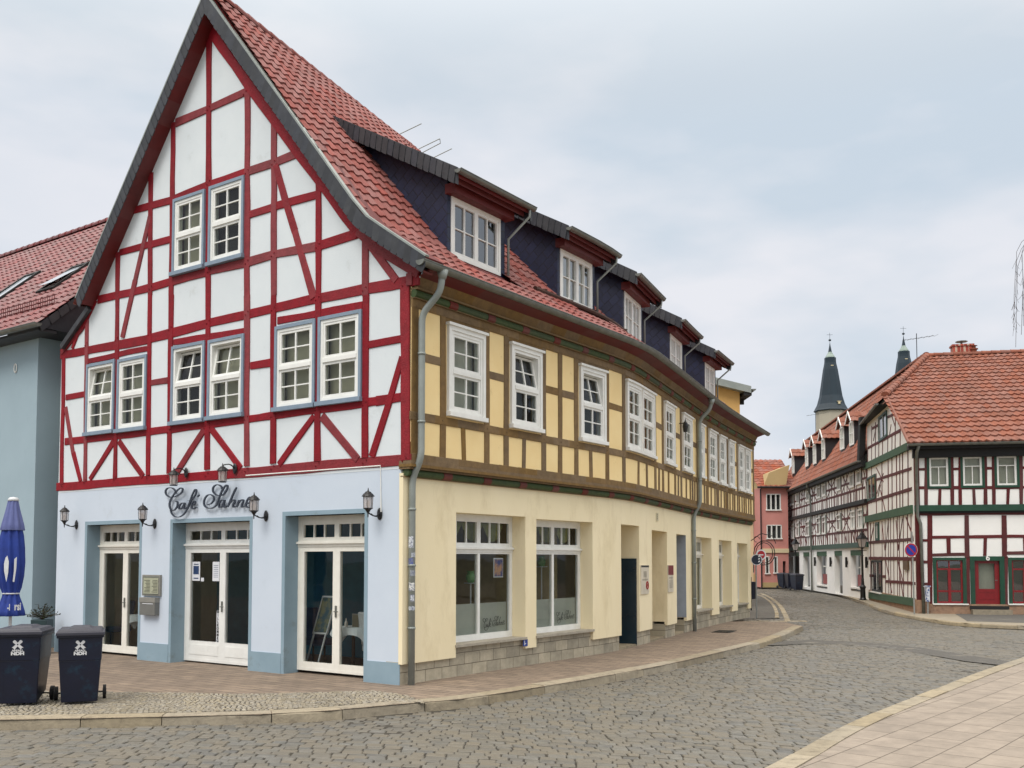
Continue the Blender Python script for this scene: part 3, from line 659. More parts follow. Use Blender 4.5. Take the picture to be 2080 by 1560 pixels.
fb((-.02,4.30),(21,4.30),.14,.022,.006);fb((0,6.13),(21,6.13),.15,.025,.004);fb((0,3.63),(21,3.63),.12,.028,.004)
PU=[.09,.80,2.03,2.62,3.86,4.45,5.06,6.32,7.11,9.40,10.09,11.26,11.9,13.16,13.76,14.6,15.0,16.11,16.27,17.22,17.42,18.3,18.7,19.58,20.5,20.92]
PB=[1.38,3.18,5.64,8.02,8.7,9.72,10.6,11.58,12.45,12.9,13.4,14.15,14.85,15.4,15.85,16.6,17.0,17.7,18.05,18.95,19.3,19.85,20.2]
for i,s in enumerate(PU):
    w=.15 if s>.2 else .17
    tb.beam(FC,(s,3.66),(s+random.uniform(-.015,.015),6.08),w,.17,.2+.018+.0004*(i%5),.012)
for i,s in enumerate(PB):tb.beam(FC,(s,3.66),(s+random.uniform(-.03,.03),4.26),.12,.17,.2+.016+.0004*(i%5),.012)
for (a,b) in zip(PU,PU[1:]):
    m=(a+b)/2
    if any(x<m<y for x,y,_ in UW):
        tb.beam(FC,(a,6.02),(b,6.02),.12,.17,.2135,.006)
        continue
    if b-a>.2:tb.beam(FC,(a,5.28),(b,5.28),.14,.17,.2+.012,.01)
tb.box(FC,-.0,.2,3.5,6.4,.0,.19)
for s in PU:
    for z in (3.68,4.3,6.08):
        c=FC.pt(s+random.uniform(-.03,.03),z,.205);tb.tube([c,c+FC.n_at(s)*.026],.012,6,var=.05)
tb.build('street_timber_frame',M_brown,house)
for a,b,t in UW:
    oldwin(FC,a+.085,b-.085,Z0+.04,Z1-.07,.23,house,M_white,M_white,.075,tilt=t,curt=M_curt if t==0 else M_dcurt,crown=True,name='casement_window',split=.5)
# mouldings under the jetty and under the eaves: rounded green lengths between red blocks
def mould(zc,oc,r,step,name1,name2):
    s=.0
    while s<20.9:
        for nm,mm,l,rr in ((name1,M_green,step*.8,r),(name2,M_redblk,step*.2,r*1.12)):
            e=min(s+l,20.95);k=3;pts=[FC.pt(s+(e-s)*i/k,zc,oc) for i in range(k+1)]
            if e-s>.03:mbx=MB();mbx.tube(pts,rr,10);mbx.build(nm,mm,house)
            s=e
mould(3.39,.10,.065,1.12,'green_jetty_moulding','red_jetty_block');mould(6.27,.24,.07,1.08,'green_eaves_moulding','red_eaves_block')
mb=MB();mb.box(FC,-.03,21.0,3.44,3.475,-.02,.205);mb.box(FC,-.04,21.02,3.475,3.52,-.02,.25);mb.box(FC,-.03,21.0,3.52,3.575,-.02,.235)
mb.box(FC,-.02,21.0,3.315,3.335,.0,.10)
mb.box(FC,0,21.0,6.195,6.21,.1,.27);mb.box(FC,0,21.0,6.33,6.36,.1,.33)
s=.3
for i in range(42):
    a,b=-.02+i*.5,.48+i*.5;mb.add([FC.pt(a,6.36,.27),FC.pt(b,6.36,.27),FC.pt(b,6.52,.36),FC.pt(a,6.52,.36)],[(0,1,2,3)])
mb.build('jetty_boards',M_brown,house)
mb=MB()
for i in range(42):
    a,b=-.02+i*.5,.48+i*.5
    mb.add([FC.pt(a,6.52,.36),FC.pt(b,6.52,.36),FC.pt(b,6.60,.60),FC.pt(a,6.60,.60)],[(0,1,2,3)])
mb.build('eaves_soffit',M_redsoff,house)
mb=MB();halfgutter(mb,[FC.pt(-.34+21.55*i/44,6.66,.66) for i in range(45)],r=.085)
for i in range(11):
    s=1.2+i*1.9;mb.tube([FC.pt(s,6.70,.57),FC.pt(s,6.66,.565),FC.pt(s,6.57,.66),FC.pt(s,6.66,.755)],.008,5)
mb.build('eaves_gutter',M_zinc,house)
def downpipe(pts,r=.055):
    mb=MB();P_=[Vector(p) for p in pts];sm=[P_[0]]
    for i in range(1,len(P_)-1):
        a,b,c=P_[i-1],P_[i],P_[i+1];r1=min(.14,(b-a).length/2.2,(c-b).length/2.2);p0=b+(a-b).normalized()*r1;p1=b+(c-b).normalized()*r1
        for k in range(5):t=k/4;sm.append(p0.lerp(b,t).lerp(b.lerp(p1,t),t))
    sm.append(P_[-1]);mb.tube(sm,r,12)
    z=sm[-1].z+.6
    for q in (.9,1.9,2.8,4.2,5.3):
        for a,b in zip(sm,sm[1:]):
            if min(a.z,b.z)<q<max(a.z,b.z) and abs(a.z-b.z)>.5:
                t=(q-a.z)/(b.z-a.z);m=a.lerp(b,t);mb.tube([m-Vector((0,0,.02)),m+Vector((0,0,.02))],r+.009,12)
    mb.tube([sm[0]+Vector((0,0,.02)),sm[0]-Vector((0,0,.12))],r*1.2,12,rr=[r*1.75,r*1.05])
    return mb.build('downpipe',M_zinc2,house,smooth=True)
downpipe([FC.pt(.22,6.6,.66),FC.pt(.22,6.28,.62),FC.pt(.13,5.95,.31),FC.pt(.13,3.62,.31),FC.pt(.13,3.3,.125),FC.pt(.13,0,.125)])
downpipe([FC.pt(13.6,6.55,.66),FC.pt(13.6,6.3,.62),FC.pt(13.62,6.0,.31),FC.pt(13.62,3.62,.31),FC.pt(13.62,3.3,.125),FC.pt(13.62,0,.125)])
mb=MB();mb.tube([FC.pt(4.35+.4*i,7.42,-.32) for i in range(12)],.06,8)
for i in range(5):mb.tube([FC.pt(4.7+i*1.0,7.28,-.38),FC.pt(4.7+i*1.0,7.5,-.34),FC.pt(4.7+i*1.0,7.46,-.25)],.012,5)
mb.build('snow_guard',mat('rusty_brown_iron',(74,44,32),(54,34,26),rough=.8),house)
for L0,k in ((6.9,0),(7.9,1),(8.6,0)):
    p=R0+RD*L0+Vector((0,0,.1));q=Vector((.55,.1,.32))
    mb=MB();mb.tube([p,p+q],.012,5)
    if k:mb.tube([p+q,p+q+Vector((.02,.0,-.12)),p+Vector((.1,0,-.1))],.012,5)
    mb.build('ridge_hook',M_zinc,house)

# ---- dormers
M_dor=M_cheek
def dormer(sa,wd,rooms):
    ca,cb=sa+.30,sa+wd-.30;sl=.565
    zt=lambda o:8.80+sl*(-.2-o)
    def back(s):
        o=-.6
        while zt(o)+.1>roofz(s,o) and o>-7:o-=.1
        return o-.35
    bk=min(back(sa),back(sa+wd),back(sa+wd/2));bk2=min(back(ca),back(cb))
    m=MB();th=.06
    for s0,s1 in ((ca,ca+th),(cb-th,cb)):
        prof=[(-.55,7.30),(-.55,zt(-.55)),(bk2,zt(bk2)),(bk2,zt(bk2)-1.2)]
        vs=[FC.pt(s0,z,o) for o,z in prof]+[FC.pt(s1,z,o) for o,z in prof];m.add(vs,[(0,1,2,3),(7,6,5,4),(0,4,5,1),(1,5,6,2),(2,6,7,3),(3,7,4,0)])
    # slated front strips beside the window
    wa,wb=ca+.10,cb-.16
    m.box(FC,ca+.001,wa,7.28,8.86,-.62,-.545);m.box(FC,wb,cb-.001,7.28,8.86,-.62,-.545);m.box(FC,wa,wb,8.62,8.86,-.62,-.55);m.box(FC,wa,wb,7.2,7.50,-.62,-.55)
    dm=m.build('dormer',M_dor,house)
    uvset(dm,FC,lambda v:((v.x*.818-v.y*.575)+ (v.x*.575+v.y*.818)*.3,v.z))
    t=MB();L_=math.hypot(-.12-bk,sl*(-.12-bk))
    def P(s,tt):
        f=tt/L_;o=-.12+(bk+.12)*f;return FC.pt(sa+.02+s,8.90+sl*(-.2-o),o)
    tilefield(t,P,wd-.04,L_,tw=.22,th=.33,hgt=.03);t.build('dormer_tiles',M_tile,dm)
    t=MB()
    def q(s,o,dz):return FC.pt(s,8.90+sl*(-.2-o)+dz,o)
    t.hexa([q(sa+.02,-.12,-.09),q(sa+wd-.02,-.12,-.09),q(sa+wd-.02,bk,-.09),q(sa+.02,bk,-.09),q(sa+.02,-.12,-.01),q(sa+wd-.02,-.12,-.01),q(sa+wd-.02,bk,-.01),q(sa+.02,bk,-.01)])
    t.hexa([q(sa+.1,-.22,-.20),q(sa+wd-.1,-.22,-.20),q(sa+wd-.1,-.26,-.20),q(sa+.1,-.26,-.20),q(sa+.1,-.22,-.08),q(sa+wd-.1,-.22,-.08),q(sa+wd-.1,-.26,-.08),q(sa+.1,-.26,-.08)])
    t.box(FC,ca-.04,cb+.04,8.62,8.80,-.57,-.34)
    t.build('dormer_soffit',M_redsoff,dm)
    for s0,sg in ((sa,-1),(sa+wd,1)):
        v=MB()
        def PV(tt,y,out):
            f=tt/L_;o=-.10+(bk+.1)*f;return FC.pt(s0+sg*out,8.97+sl*(-.2-o)-y,o)
        slates(v,PV,L_,h=.30,w=.17,lean=.05)
        for i in range(4):
            a,b=L_*i/4,L_*(i+1)/4
            v.hexa([PV(a,.29,-.005),PV(b,.29,-.005),PV(b,.29,-.06),PV(a,.29,-.06),PV(a,-.02,-.005),PV(b,-.02,-.005),PV(b,-.02,-.06),PV(a,-.02,-.06)])
        v.build('dormer_verge',M_slate,dm)
    g=MB();halfgutter(g,[FC.pt(sa-.02+(wd+.04)*i/4,8.88,-.06) for i in range(5)],r=.07);g.build('dormer_gutter',M_zinc,dm)
    g=MB();g.tube([FC.pt(sa+wd-.12,8.86,-.06),FC.pt(sa+wd-.12,8.68,-.08),FC.pt(sa+wd-.24,8.28,-.5),FC.pt(sa+wd-.24,7.55,-.5)],.026,8);g.build('dormer_downpipe',M_zinc2,dm,smooth=True)
    f=MB();a,b=wa,wb;z0,z1=7.5,8.62;o=-.545
    f.box(FC,a,a+.06,z0,z1,-.62,o+.02);f.box(FC,b-.06,b,z0,z1,-.62,o+.02);f.box(FC,a+.06,b-.06,z0,z0+.06,-.62,o+.018);f.box(FC,a+.06,b-.06,z1-.06,z1,-.62,o+.018)
    um=(a+b)/2
    for x0,x1 in ((a+.06,um),(um,b-.06)):sash(f,FC,x0,x1,z0+.06,z1-.06,o-.05,o+.008,fw=.055,cols=2,rows=2,bar=.02)
    f.build('dormer_window_frame',M_white,dm)
    pane_(FC,a+.08,b-.08,z0+.08,z1-.08,o-.03).build('dormer_pane',M_glassr,dm)
    c=MB();c.box(FC,a+.03,b-.03,z0,z1,o-.14,o-.12);c.build('dormer_curtain',rooms,dm)
for i,(sa,wd) in enumerate(DORM):dormer(sa,wd,[M_dcurt,M_curt,M_curt,M_curt,M_curt][i])
#@@PART3
# ================================================================ GROUND
def sheetpoly(name,pts,z,m,kind='structure',uvx=False):
    mb=MB();me=bpy.data.meshes.new(name);import bmesh
    bm=bmesh.new();vs=[bm.verts.new((p[0],p[1],z)) for p in pts];f=bm.faces.new(vs);bm.normal_update()
    if f.normal.z<0:f.normal_flip()
    bmesh.ops.triangulate(bm,faces=bm.faces[:]);bm.to_mesh(me);bm.free();me.materials.append(m)
    o=bpy.data.objects.new(name,me);scn.collection.objects.link(o);ORG[o.name]=Vector((0,0,0));tag(o,kind=kind);return o
g=MB();g.add([(-1200,-600,-.16),(1200,-600,-.16),(1200,1500,-.16),(-1200,1500,-.16)],[(0,1,2,3)]);o=g.build('ground',M_earth);tag(o,kind='structure')
KB=[gnd(x,y,-.12) for x,y in [(-330,1490),(0,1482),(170,1479),(350,1475),(530,1470),(670,1462),(800,1449),(930,1438),(1040,1421),(1190,1395),(1340,1366),(1400,1352),(1500,1327),(1580,1305),(1632,1280)]]
d0=(KB[0]-KB[1]).normalized();KB[0:0]=[KB[0]+d0*20,KB[0]+d0*6]
sw=[(p.x,p.y) for p in KB]+[tuple(gnd(1590,1263)[:2]),tuple(gnd(1500,1262)[:2]),tuple(FC.pt(16,0,-2)[:2]),tuple(FC.pt(8,0,-12)[:2]),(-14,45),(-40,45),(-40,14)]
# paved pavement in front of and beside the house
sheetpoly('pavement',sw,0.,M_pave)
def inpoly(x,y,P):
    c=False;n=len(P);j=n-1
    for i in range(n):
        if (P[i][1]>y)!=(P[j][1]>y) and x<(P[j][0]-P[i][0])*(y-P[i][1])/(P[j][1]-P[i][1])+P[i][0]:c=not c
        j=i
    return c
def offs(pts,d):
    out=[]
    for i,p in enumerate(pts):
        a=pts[max(i-1,0)];b=pts[min(i+1,len(pts)-1)];t=Vector((b[0]-a[0],b[1]-a[1]));t.normalize();out.append(Vector((p[0]-t.y*d,p[1]+t.x*d,0)))
    return out
def resample(pts,step):
    ps=[Vector((p[0],p[1],0)) for p in pts];out=[ps[0]];acc=0
    for a,b in zip(ps,ps[1:]):
        l=(b-a).length;n=max(1,round(l/step))
        for i in range(1,n+1):out.append(a.lerp(b,i/n))
    return out
def catm(P,n=8):
    out=[]
    for i in range(len(P)-1):
        p0,p1,p2,p3=P[max(i-1,0)],P[i],P[i+1],P[min(i+2,len(P)-1)]
        for k in range(n):
            t=k/n;out.append(.5*((2*p1)+(p2-p0)*t+(2*p0-5*p1+4*p2-p3)*t*t+(3*p1-p0-3*p2+p3)*t*t*t))
    return out+[P[-1]]
def kerbstones(name,line,w,ztop,h,length,m,gap=.012,rnd=.03,prox=0):
    pts=catm([Vector((p[0],p[1],0)) for p in line],12);cum=[0]
    for a,b in zip(pts,pts[1:]):cum.append(cum[-1]+(b-a).length)
    def at(s):
        for i in range(len(cum)-1):
            if s<=cum[i+1]:return pts[i].lerp(pts[i+1],(s-cum[i])/max(1e-6,cum[i+1]-cum[i]))
        return pts[-1]
    mb=MB();s=0
    while s<cum[-1]-.1:
        l=length*random.uniform(.8,1.25);e=min(s+l-gap,cum[-1]);k=3;vs=[];zz=ztop+random.uniform(-.006,.006)
        for i in range(k+1):
            p=at(s+(e-s)*i/k);d=(at(min(s+(e-s)*i/k+.05,cum[-1]))-at(max(s+(e-s)*i/k-.05,0)));d.normalize();n=Vector((-d.y,d.x,0));j=random.uniform(-.006,.006)
            for off,z in ((0+j,ztop-h),(.012+j,zz-.03),(.04+j,zz-.004),(.10,zz),(w-.01,zz-.002),(w,ztop-h)):q=p+n*off;vs.append((q.x,q.y,z+ (random.uniform(-.003,.003) if off<.05 else 0)))
        fs=[(i*6+j,i*6+j+1,i*6+7+j,i*6+6+j) for i in range(k) for j in range(5)]+[(5,4,3,2,1,0),tuple(k*6+j for j in range(6))]
        mb.add(vs,fs);s+=l
    o=mb.build(name,m);tag(o,kind='structure');return o
kerbstones('kerb',KB,.30,.012,.16,1.15,M_kerb)

# right-hand pavement in front of the half timbered houses
KR=[gnd(x,y,-.1) for x,y in [(1500,1189),(1560,1191),(1640,1197),(1690,1206),(1740,1222),(1800,1245),(1900,1265),(1960,1272),(2080,1278),(2400,1290)]]
sheetpoly('far_pavement',[(p.x,p.y) for p in KR]+[(60,30),(60,90),(10,90)],-.0,M_beige)
kerbstones('kerb',KR,.16,.01,.12,1.0,M_kerb)
sheetpoly('asphalt_forecourt',[tuple(gnd(x,y)[:2]) for x,y in [(1965,1262),(2500,1278),(2500,1240),(1940,1247)]],.004,M_asph)
# plaza at the bottom right
KP=[gnd(x,y,-.1) for x,y in [(2600,1215),(2350,1262),(2200,1300),(2080,1341),(1990,1373),(1900,1409),(1750,1471),(1610,1549),(1500,1610),(1300,1740),(900,2050)]]
sheetpoly('plaza_paving',[(p.x,p.y) for p in KP]+[(-2,-20),(60,-20),(60,30)],-.085,M_pave2)
kerbstones('kerb',KP[::-1],-.13,-.07,.05,1.1,M_kerb)
RP=[(p.x,p.y) for p in KB]+[tuple(gnd(1590,1266)[:2]),tuple(gnd(1500,1262)[:2]),(3,46),(3,85)]+[(p.x,p.y) for p in KR][1:]+[(p.x,p.y) for p in KP]+[(-12,2.),(-30,2.)]
sheetpoly('road_bed',RP,-.135,M_joint)
g_=lambda x:(.05*(x+5)+.0225*(x+5)**2) if x<7 else (.05*12+.0225*144+(.05+.045*12)*(x-7))
if 1:
    mb=MB();V=mb.v;FS=mb.f;VAR=mb.var;MI=mb.m
    rr=random.Random(3);row=0;y0=2.;
    bx=[p[0] for p in RP]
    while y0<100:
        # finer rows near, same true size further away
        rh=.15;slope_len=1
        x=-12.+rr.random()*.2
        while x<26:
            l=rr.uniform(.14,.235);x1=x+l;xc=x+l/2
            gy=lambda xx:y0-g_(xx)
            yc=gy(xc)+rh/2
            if yc<8 or yc>74 or abs(xc)>yc*.56+1.5:
                x=x1;continue
            if not inpoly(xc,yc,RP):x=x1;continue
            if yc>24 and rr.random()<0:pass
            wob=lambda a,b:.035*math.sin(a*1.3+b*.7)+.03*math.sin(b*1.9-a*.8)
            q=[];gp_=.003+rr.random()*.003
            for (a,b) in ((x+gp_,0),(x1-gp_,0),(x1-gp_,1),(x+gp_,1)):
                yy=gy(a)+(rh-2*gp_)*b+gp_;q.append([a+rr.uniform(-.010,.010)+wob(a,yy),yy+rr.uniform(-.009,.009)+wob(yy,a)])
            z=-.12+rr.uniform(-.006,.005)+.012*math.sin(xc*.9)*math.sin(yc*.6);tx=rr.uniform(-.02,.02);ty=rr.uniform(-.03,.03)
            cx=sum(p[0] for p in q)/4;cy=sum(p[1] for p in q)/4;b0=len(V)
            if yc<30:
                ring=[]
                for i in range(4):
                    a,b=q[i],q[(i+1)%4];ring.append((a[0]+(b[0]-a[0])*.05,a[1]+(b[1]-a[1])*.05));ring.append((a[0]+(b[0]-a[0])*.95,a[1]+(b[1]-a[1])*.95))
                for s_,dz in ((1.,-.028),(.975,-.007),(.88,0)):
                    for p in ring:
                        X=cx+(p[0]-cx)*s_;Y=cy+(p[1]-cy)*s_;V.append((X,Y,z+dz+(X-cx)*tx+(Y-cy)*ty))
                V.append((cx,cy,z+.004))
                F_=[(k,(k+1)%8,8+(k+1)%8,8+k) for k in range(8)]+[(8+k,8+(k+1)%8,16+(k+1)%8,16+k) for k in range(8)]+[(16+k,16+(k+1)%8,24) for k in range(8)]
            else:
                for s_,dz in ((1.,-.02),(.9,0)):
                    for p in q:X=cx+(p[0]-cx)*s_;Y=cy+(p[1]-cy)*s_;V.append((X,Y,z+dz+(X-cx)*tx+(Y-cy)*ty))
                F_=[(k,(k+1)%4,4+(k+1)%4,4+k) for k in range(4)]+[(4,5,6,7)]
            vr=rr.random()
            for f in F_:FS.append([b0+i for i in f]);VAR.append(vr);MI.append(0)
            x=x1
        y0+=rh
    o=mb.build('road',M_cob,smooth=False);tag(o,kind='structure')
# asphalt repair strip across the cobbles
st=[(1560,1305,1311),(1640,1300,1308),(1700,1302,1309),(1780,1306,1315),(1880,1317,1329),(1960,1330,1343),(2040,1342,1352),(2085,1350,1352)]
A=[gnd(x,a,-.108) for x,a,b in st];B=[gnd(x,b,-.108) for x,a,b in st]
sheetpoly('asphalt_strip',[(p.x,p.y) for p in A]+[(p.x,p.y) for p in B[::-1]],-.106,M_asph)
AP=[gnd(x,y,-.1) for x,y in [(1500,1258),(1584,1256),(1582,1242),(1572,1226),(1556,1214),(1540,1208),(1500,1206)]]
sheetpoly('asphalt_side_path',[(p.x,p.y) for p in AP],-.09,M_asph)
kerbstones('kerb',AP[1:6],.18,-.075,.06,.7,M_kerb)
kerbstones('gutter_stones',[gnd(x,y,-.1) for x,y in [(1608,1262),(1600,1245),(1588,1228),(1570,1214),(1550,1205)]],.22,-.1,.03,.5,M_kerb)
kerbstones('gutter_stones',[gnd(x,y,-.1) for x,y in [(1500,1262),(1560,1262),(1640,1262)]],.3,-.098,.03,.35,M_kerb)
# mosaic strip between pavers and kerb
M1=offs(KB,.31)
top=[gnd(x,y) for x,y in [(-330,1408),(0,1404),(104,1405),(288,1407),(500,1411),(640,1407),(760,1404),(820,1412),(868,1428)]]
MP=[(p.x,p.y) for p in M1 if p.x<gnd(868,1428).x]+[(p.x,p.y) for p in top[::-1]]+[(-14,top[0].y)]
mb=MB();rr=random.Random(5);y=10.5
o_=sheetpoly('mosaic_bed',MP,.004,M_joint)
while y<17:
    x=-11.
    while x<1:
        l=rr.uniform(.055,.085);arc=.10*abs(math.sin((x+.4*y)*2.3));xc=x+l/2;yc=y+arc
        if inpoly(xc,yc,MP) and abs(xc)<yc*.6:
            b=.005;vs=[];z=.012+rr.uniform(-.002,.004)
            hh=.066
            for s_,dz in ((1,-.014),(.8,0)):
                for a,c in ((-1,-1),(1,-1),(1,1),(-1,1)):vs.append((xc+(a*(l/2-b)+rr.uniform(-.004,.004))*s_,yc+(c*(hh/2-b)+rr.uniform(-.005,.005))*s_+a*.012*math.cos((x+.4*y)*2.3),z+dz))
            mb.add(vs,[(k,(k+1)%4,4+(k+1)%4,4+k) for k in range(4)]+[(4,5,6,7)],rr.random())
        x+=l
    y+=.068
tag(mb.build('mosaic_paving',M_mos),kind='structure')

# ================================================================ SIGN AND LANTERNS ON THE GABLE
def zs(x,y):return G.inv(300+x/4.16,920+y/4.16,.06)
strokes=[
 ([(228,405),(248,412),(252,435),(243,462),(222,484),(200,482),(186,455),(186,420),(200,385),(225,345),(255,312),(280,296),(294,306),(288,332),(262,354),(222,372),(185,372),(156,350),(152,318),(172,297),(205,296),(232,318),(238,345)],.9),
 ([(190,462),(200,505),(225,535),(262,542),(300,522),(330,480),(352,425),(372,365),(392,322),(405,308),(411,320),(404,348),(385,380),(358,420),(340,470)],.8),
 ([(312,428),(290,424),(268,446),(264,470),(280,472),(300,448),(314,424),(304,462),(314,472),(330,460)],.9),([(336,405),(386,398)],.6),
 ([(372,446),(396,432),(402,414),(390,408),(374,430),(372,462),(388,474),(408,458)],.9),([(420,372),(438,352)],1.1),
 ([(500,432),(530,432),(556,402),(556,370),(530,352),(500,362),(478,398),(478,440),(505,465),(545,466),(580,440),(600,390),(620,335),(645,292),(664,272),(674,280),(668,310),(645,345),(612,362),(575,352),(552,322),(556,288),(585,268),(618,280),(630,310)],.9),
 ([(645,398),(622,400),(604,425),(602,455),(618,460),(636,436),(650,400),(642,448),(652,460),(668,448)],.9),
 ([(676,458),(700,400),(728,335),(752,290)],1.0),([(690,430),(712,402),(732,398),(734,412),(722,440),(726,458),(744,450)],.9),
 ([(772,398),(764,428),(752,458)],.9),([(764,428),(786,402),(804,396),(808,408),(796,438),(798,458),(816,450)],.9),
 ([(828,434),(860,420),(884,394),(880,374),(860,376),(840,402),(830,440),(842,460),(872,456),(905,428)],.9)]
M_sign=mat('anthracite_sign_metal',(52,60,74),(40,48,62),rough=.4,scale=8)
mb=MB()
for pts,wt in strokes:
    P_=catm([Vector((*zs(*p),0)) for p in pts],5);n=len(P_);vs=[];fs=[]
    for i,p in enumerate(P_):
        d=(P_[min(i+1,n-1)]-P_[max(i-1,0)]).normalized();nn=Vector((-d.y,d.x,0));slope=abs(d.y)
        w_=(.0075+.015*slope)*wt*min(1,.35+min(i,n-1-i)/4)
        for off,o in ((-w_,.045),(w_,.045),(w_,.07),(-w_,.07)):
            q=p+nn*off;vs.append(G.pt(q.x,q.y,o))
    for i in range(n-1):
        for k in range(4):fs.append((i*4+k,i*4+(k+1)%4,i*4+4+(k+1)%4,i*4+4+k))
    fs+=[(3,2,1,0),(n*4-4,n*4-3,n*4-2,n*4-1)];mb.add(vs,fs)
for x,y in ((262,470),(340,440),(400,460),(500,440),(640,440),(720,420),(800,440),(860,440)):
    u,z=zs(x,y);mb.tube([G.pt(u,z,0),G.pt(u,z,.05)],.006,5)
so_=mb.build('cafe_sign',M_sign);tag(so_,'dark script lettering Café Sahne fixed on the pale blue wall above the middle door','sign')
M_lg=bpy.data.materials.new('frosted_lantern_glass');M_lg.use_nodes=True;nt=M_lg.node_tree;nt.nodes.clear()
_o=N(nt,'ShaderNodeOutputMaterial');_m=N(nt,'ShaderNodeMixShader');_m.inputs[0].default_value=.55;_t=N(nt,'ShaderNodeBsdfTransparent');_d=N(nt,'ShaderNodeBsdfPrincipled');_d.inputs['Base Color'].default_value=lin((206,196,192));_d.inputs['Roughness'].default_value=.25
_n=N(nt,'ShaderNodeTexNoise',i_Scale=30.);_b=N(nt,'ShaderNodeBump');_b.inputs['Strength'].default_value=.2;nt.links.new(_n.outputs['Fac'],_b.inputs['Height']);nt.links.new(_b.outputs['Normal'],_d.inputs['Normal'])
nt.links.new(_t.outputs[0],_m.inputs[1]);nt.links.new(_d.outputs[0],_m.inputs[2]);nt.links.new(_m.outputs[0],_o.inputs['Surface']);M_lg2=mat('frosted_lantern_bulb',(214,206,196),rough=.4)
LOCAL|={'wall_lantern','hanging_lantern','wheelie_bin','street_lamp','far_wheelie_bin','slim_wall_light','roof_dormer'}
def lantern(name,hang):
    t=thing(name,(0,0,0),'x','wall lantern','black wall lanterns on the cafe front')
    m=MB();n=8;up=.36 if not hang else -.36
    m.lathe([(.0,-.012),(.055,-.01),(.06,0),(.045,.012),(.0,.014)],12)
    m.v=[(x,-z*1.0,y*1.7) for x,y,z in m.v]
    m.build('wall_plate',M_black,t)
    m=MB();pts=[Vector((0,-.01,0)),Vector((0,-.06,-.03 if not hang else .05)),Vector((0,-.14,-.035 if not hang else .07)),Vector((0,-.24,-.0 if not hang else .05)),Vector((0,-.27,.03))]
    m.tube(catm(pts,5),.011,6);m.tube([(0,-.02,-.045),(0,-.11,-.045),(0,-.2,.0)],.006,5)
    m.build('arm',M_black,t)
    m=MB();c=(0,-.27,0)
    b=0.03 if not hang else -.30
    if not hang:m.lathe([(0,b-.10),(.008,b-.09),(.012,b-.03),(.03,b+.0),(.05,b+.03),(.075,b+.045),(.078,b+.055),(0,b+.056)],12,c)
    else:m.lathe([(0,b+.03),(.07,b+.03),(.075,b+.045),(0,b+.05)],12,c)
    h0=b+.055;h1=b+.24
    for k in range(6):
        a=k*1.0472;m.tube([(.074*math.cos(a),-.27+.074*math.sin(a),h0),(.082*math.cos(a),-.27+.082*math.sin(a),h1)],.005,4)
    m.tube([(.085*math.cos(k*.5236),-.27+.085*math.sin(k*.5236),h1) for k in range(13)],.006,4,cap=False)
    m.build('cage',M_black,t)
    m=MB();m.lathe([(0,h1),(.105,h1),(.10,h1+.012),(.075,h1+.045),(.055,h1+.06),(.045,h1+.075),(.02,h1+.085),(.012,h1+.10),(.004,h1+.14),(0,h1+.145)],12,c);m.build('roof_cap',M_black,t)
    m=MB();m.lathe([(.068,h0),(.076,h1)],12,c);m.build('glass',M_lg,t)
    m=MB();m.lathe([(0,h0),(.02,h0+.01),(.028,h0+.08),(.012,h0+.12),(0,h0+.125)],10,c);m.build('bulb',M_lg2,t)
    return t
RZ=math.atan2(.5763,.8172)*-1   # local -y looks out of the gable
RZG=math.atan2(G.n.x,-G.n.y)
L1=lantern('wall_lantern',False)
for i,((x,y),lab) in enumerate(zip([(156,1066),(315,1064),(541,1048),(772,1044)],['black wall lantern left of all the cafe doors, nearest the parasol','black wall lantern between the left french window and the cafe door','black wall lantern touching the last letter of the cafe lettering','black wall lantern above the right french window near the grey downpipe'])):
    u,z=G.inv(x,y,0);o=L1 if i==0 else copy_tree(L1);o.location=G.pt(u,z,.012);o.rotation_euler=(0,0,RZG);o['label']=lab
L2=lantern('hanging_lantern',True);L2['group']='lanterns hanging above the cafe lettering'
for i,((x,y),lab) in enumerate(zip([(378,960),(477,952)],['black lantern hanging from its arm above the first letters of the cafe lettering','black lantern hanging from its arm above the capital S of the lettering'])):
    u,z=G.inv(x,y,.05);o=L2 if i==0 else copy_tree(L2);o.location=G.pt(u,z,.055);o.rotation_euler=(0,0,RZG);o['label']=lab
def gz(x,y,o=.02):u,z=G.inv(x,y,o);return G.pt(u,z,o)
mb=MB();mb.tube([gz(500,966),gz(773,946),gz(774,1040)],.012,6);mb.build('cable_conduit',M_white,house)
# menu case and letter box
u,z=G.inv(311,1190,0)
t=thing('menu_case',G.pt(u,z-.25,0),'grey glazed menu case mounted on the wall beside the cafe door','menu case')
u0=u
def gb(u0,u1,z0,z1,o0,o1,name,m,par,bev=.004):
    b=MB();b.box(G,u0,u1,z0,z1,o0,o1);return b.build(name,m,par,bevel=bev)
M_greym=mat('grey_powder_coat',(140,138,130),(128,126,120),rough=.45,scale=6)
a0,b0,c0_,d0=rectpx(G,293,329,1167,1168,1209,1211)
gb(a0,b0,c0_,d0,.0,.05,'case',M_greym,t)
M_menu=mat('menu_paper',(240,234,212),(230,222,198),rough=.8,scale=4);M_txt=mat('faded_menu_print',(120,112,92),rough=.9)
m=MB();m.box(G,a0+.05,b0-.05,c0_+.04,d0-.06,.05,.053);pg=m.build('menu_page',M_menu,t)
m=MB()
for i in range(9):
    for j in range(2):
        x=a0+.07+j*(b0-a0-.1)/2;m.box(G,x,x+(b0-a0)*.33*random.uniform(.6,1),c0_+.07+i*(d0-c0_-.16)/9,c0_+.08+i*(d0-c0_-.16)/9,.053,.055)
m.build('print',M_txt,pg)
pane_(G,a0+.03,b0-.03,c0_+.02,d0-.03,.061).build('case_glass',M_glass,t)
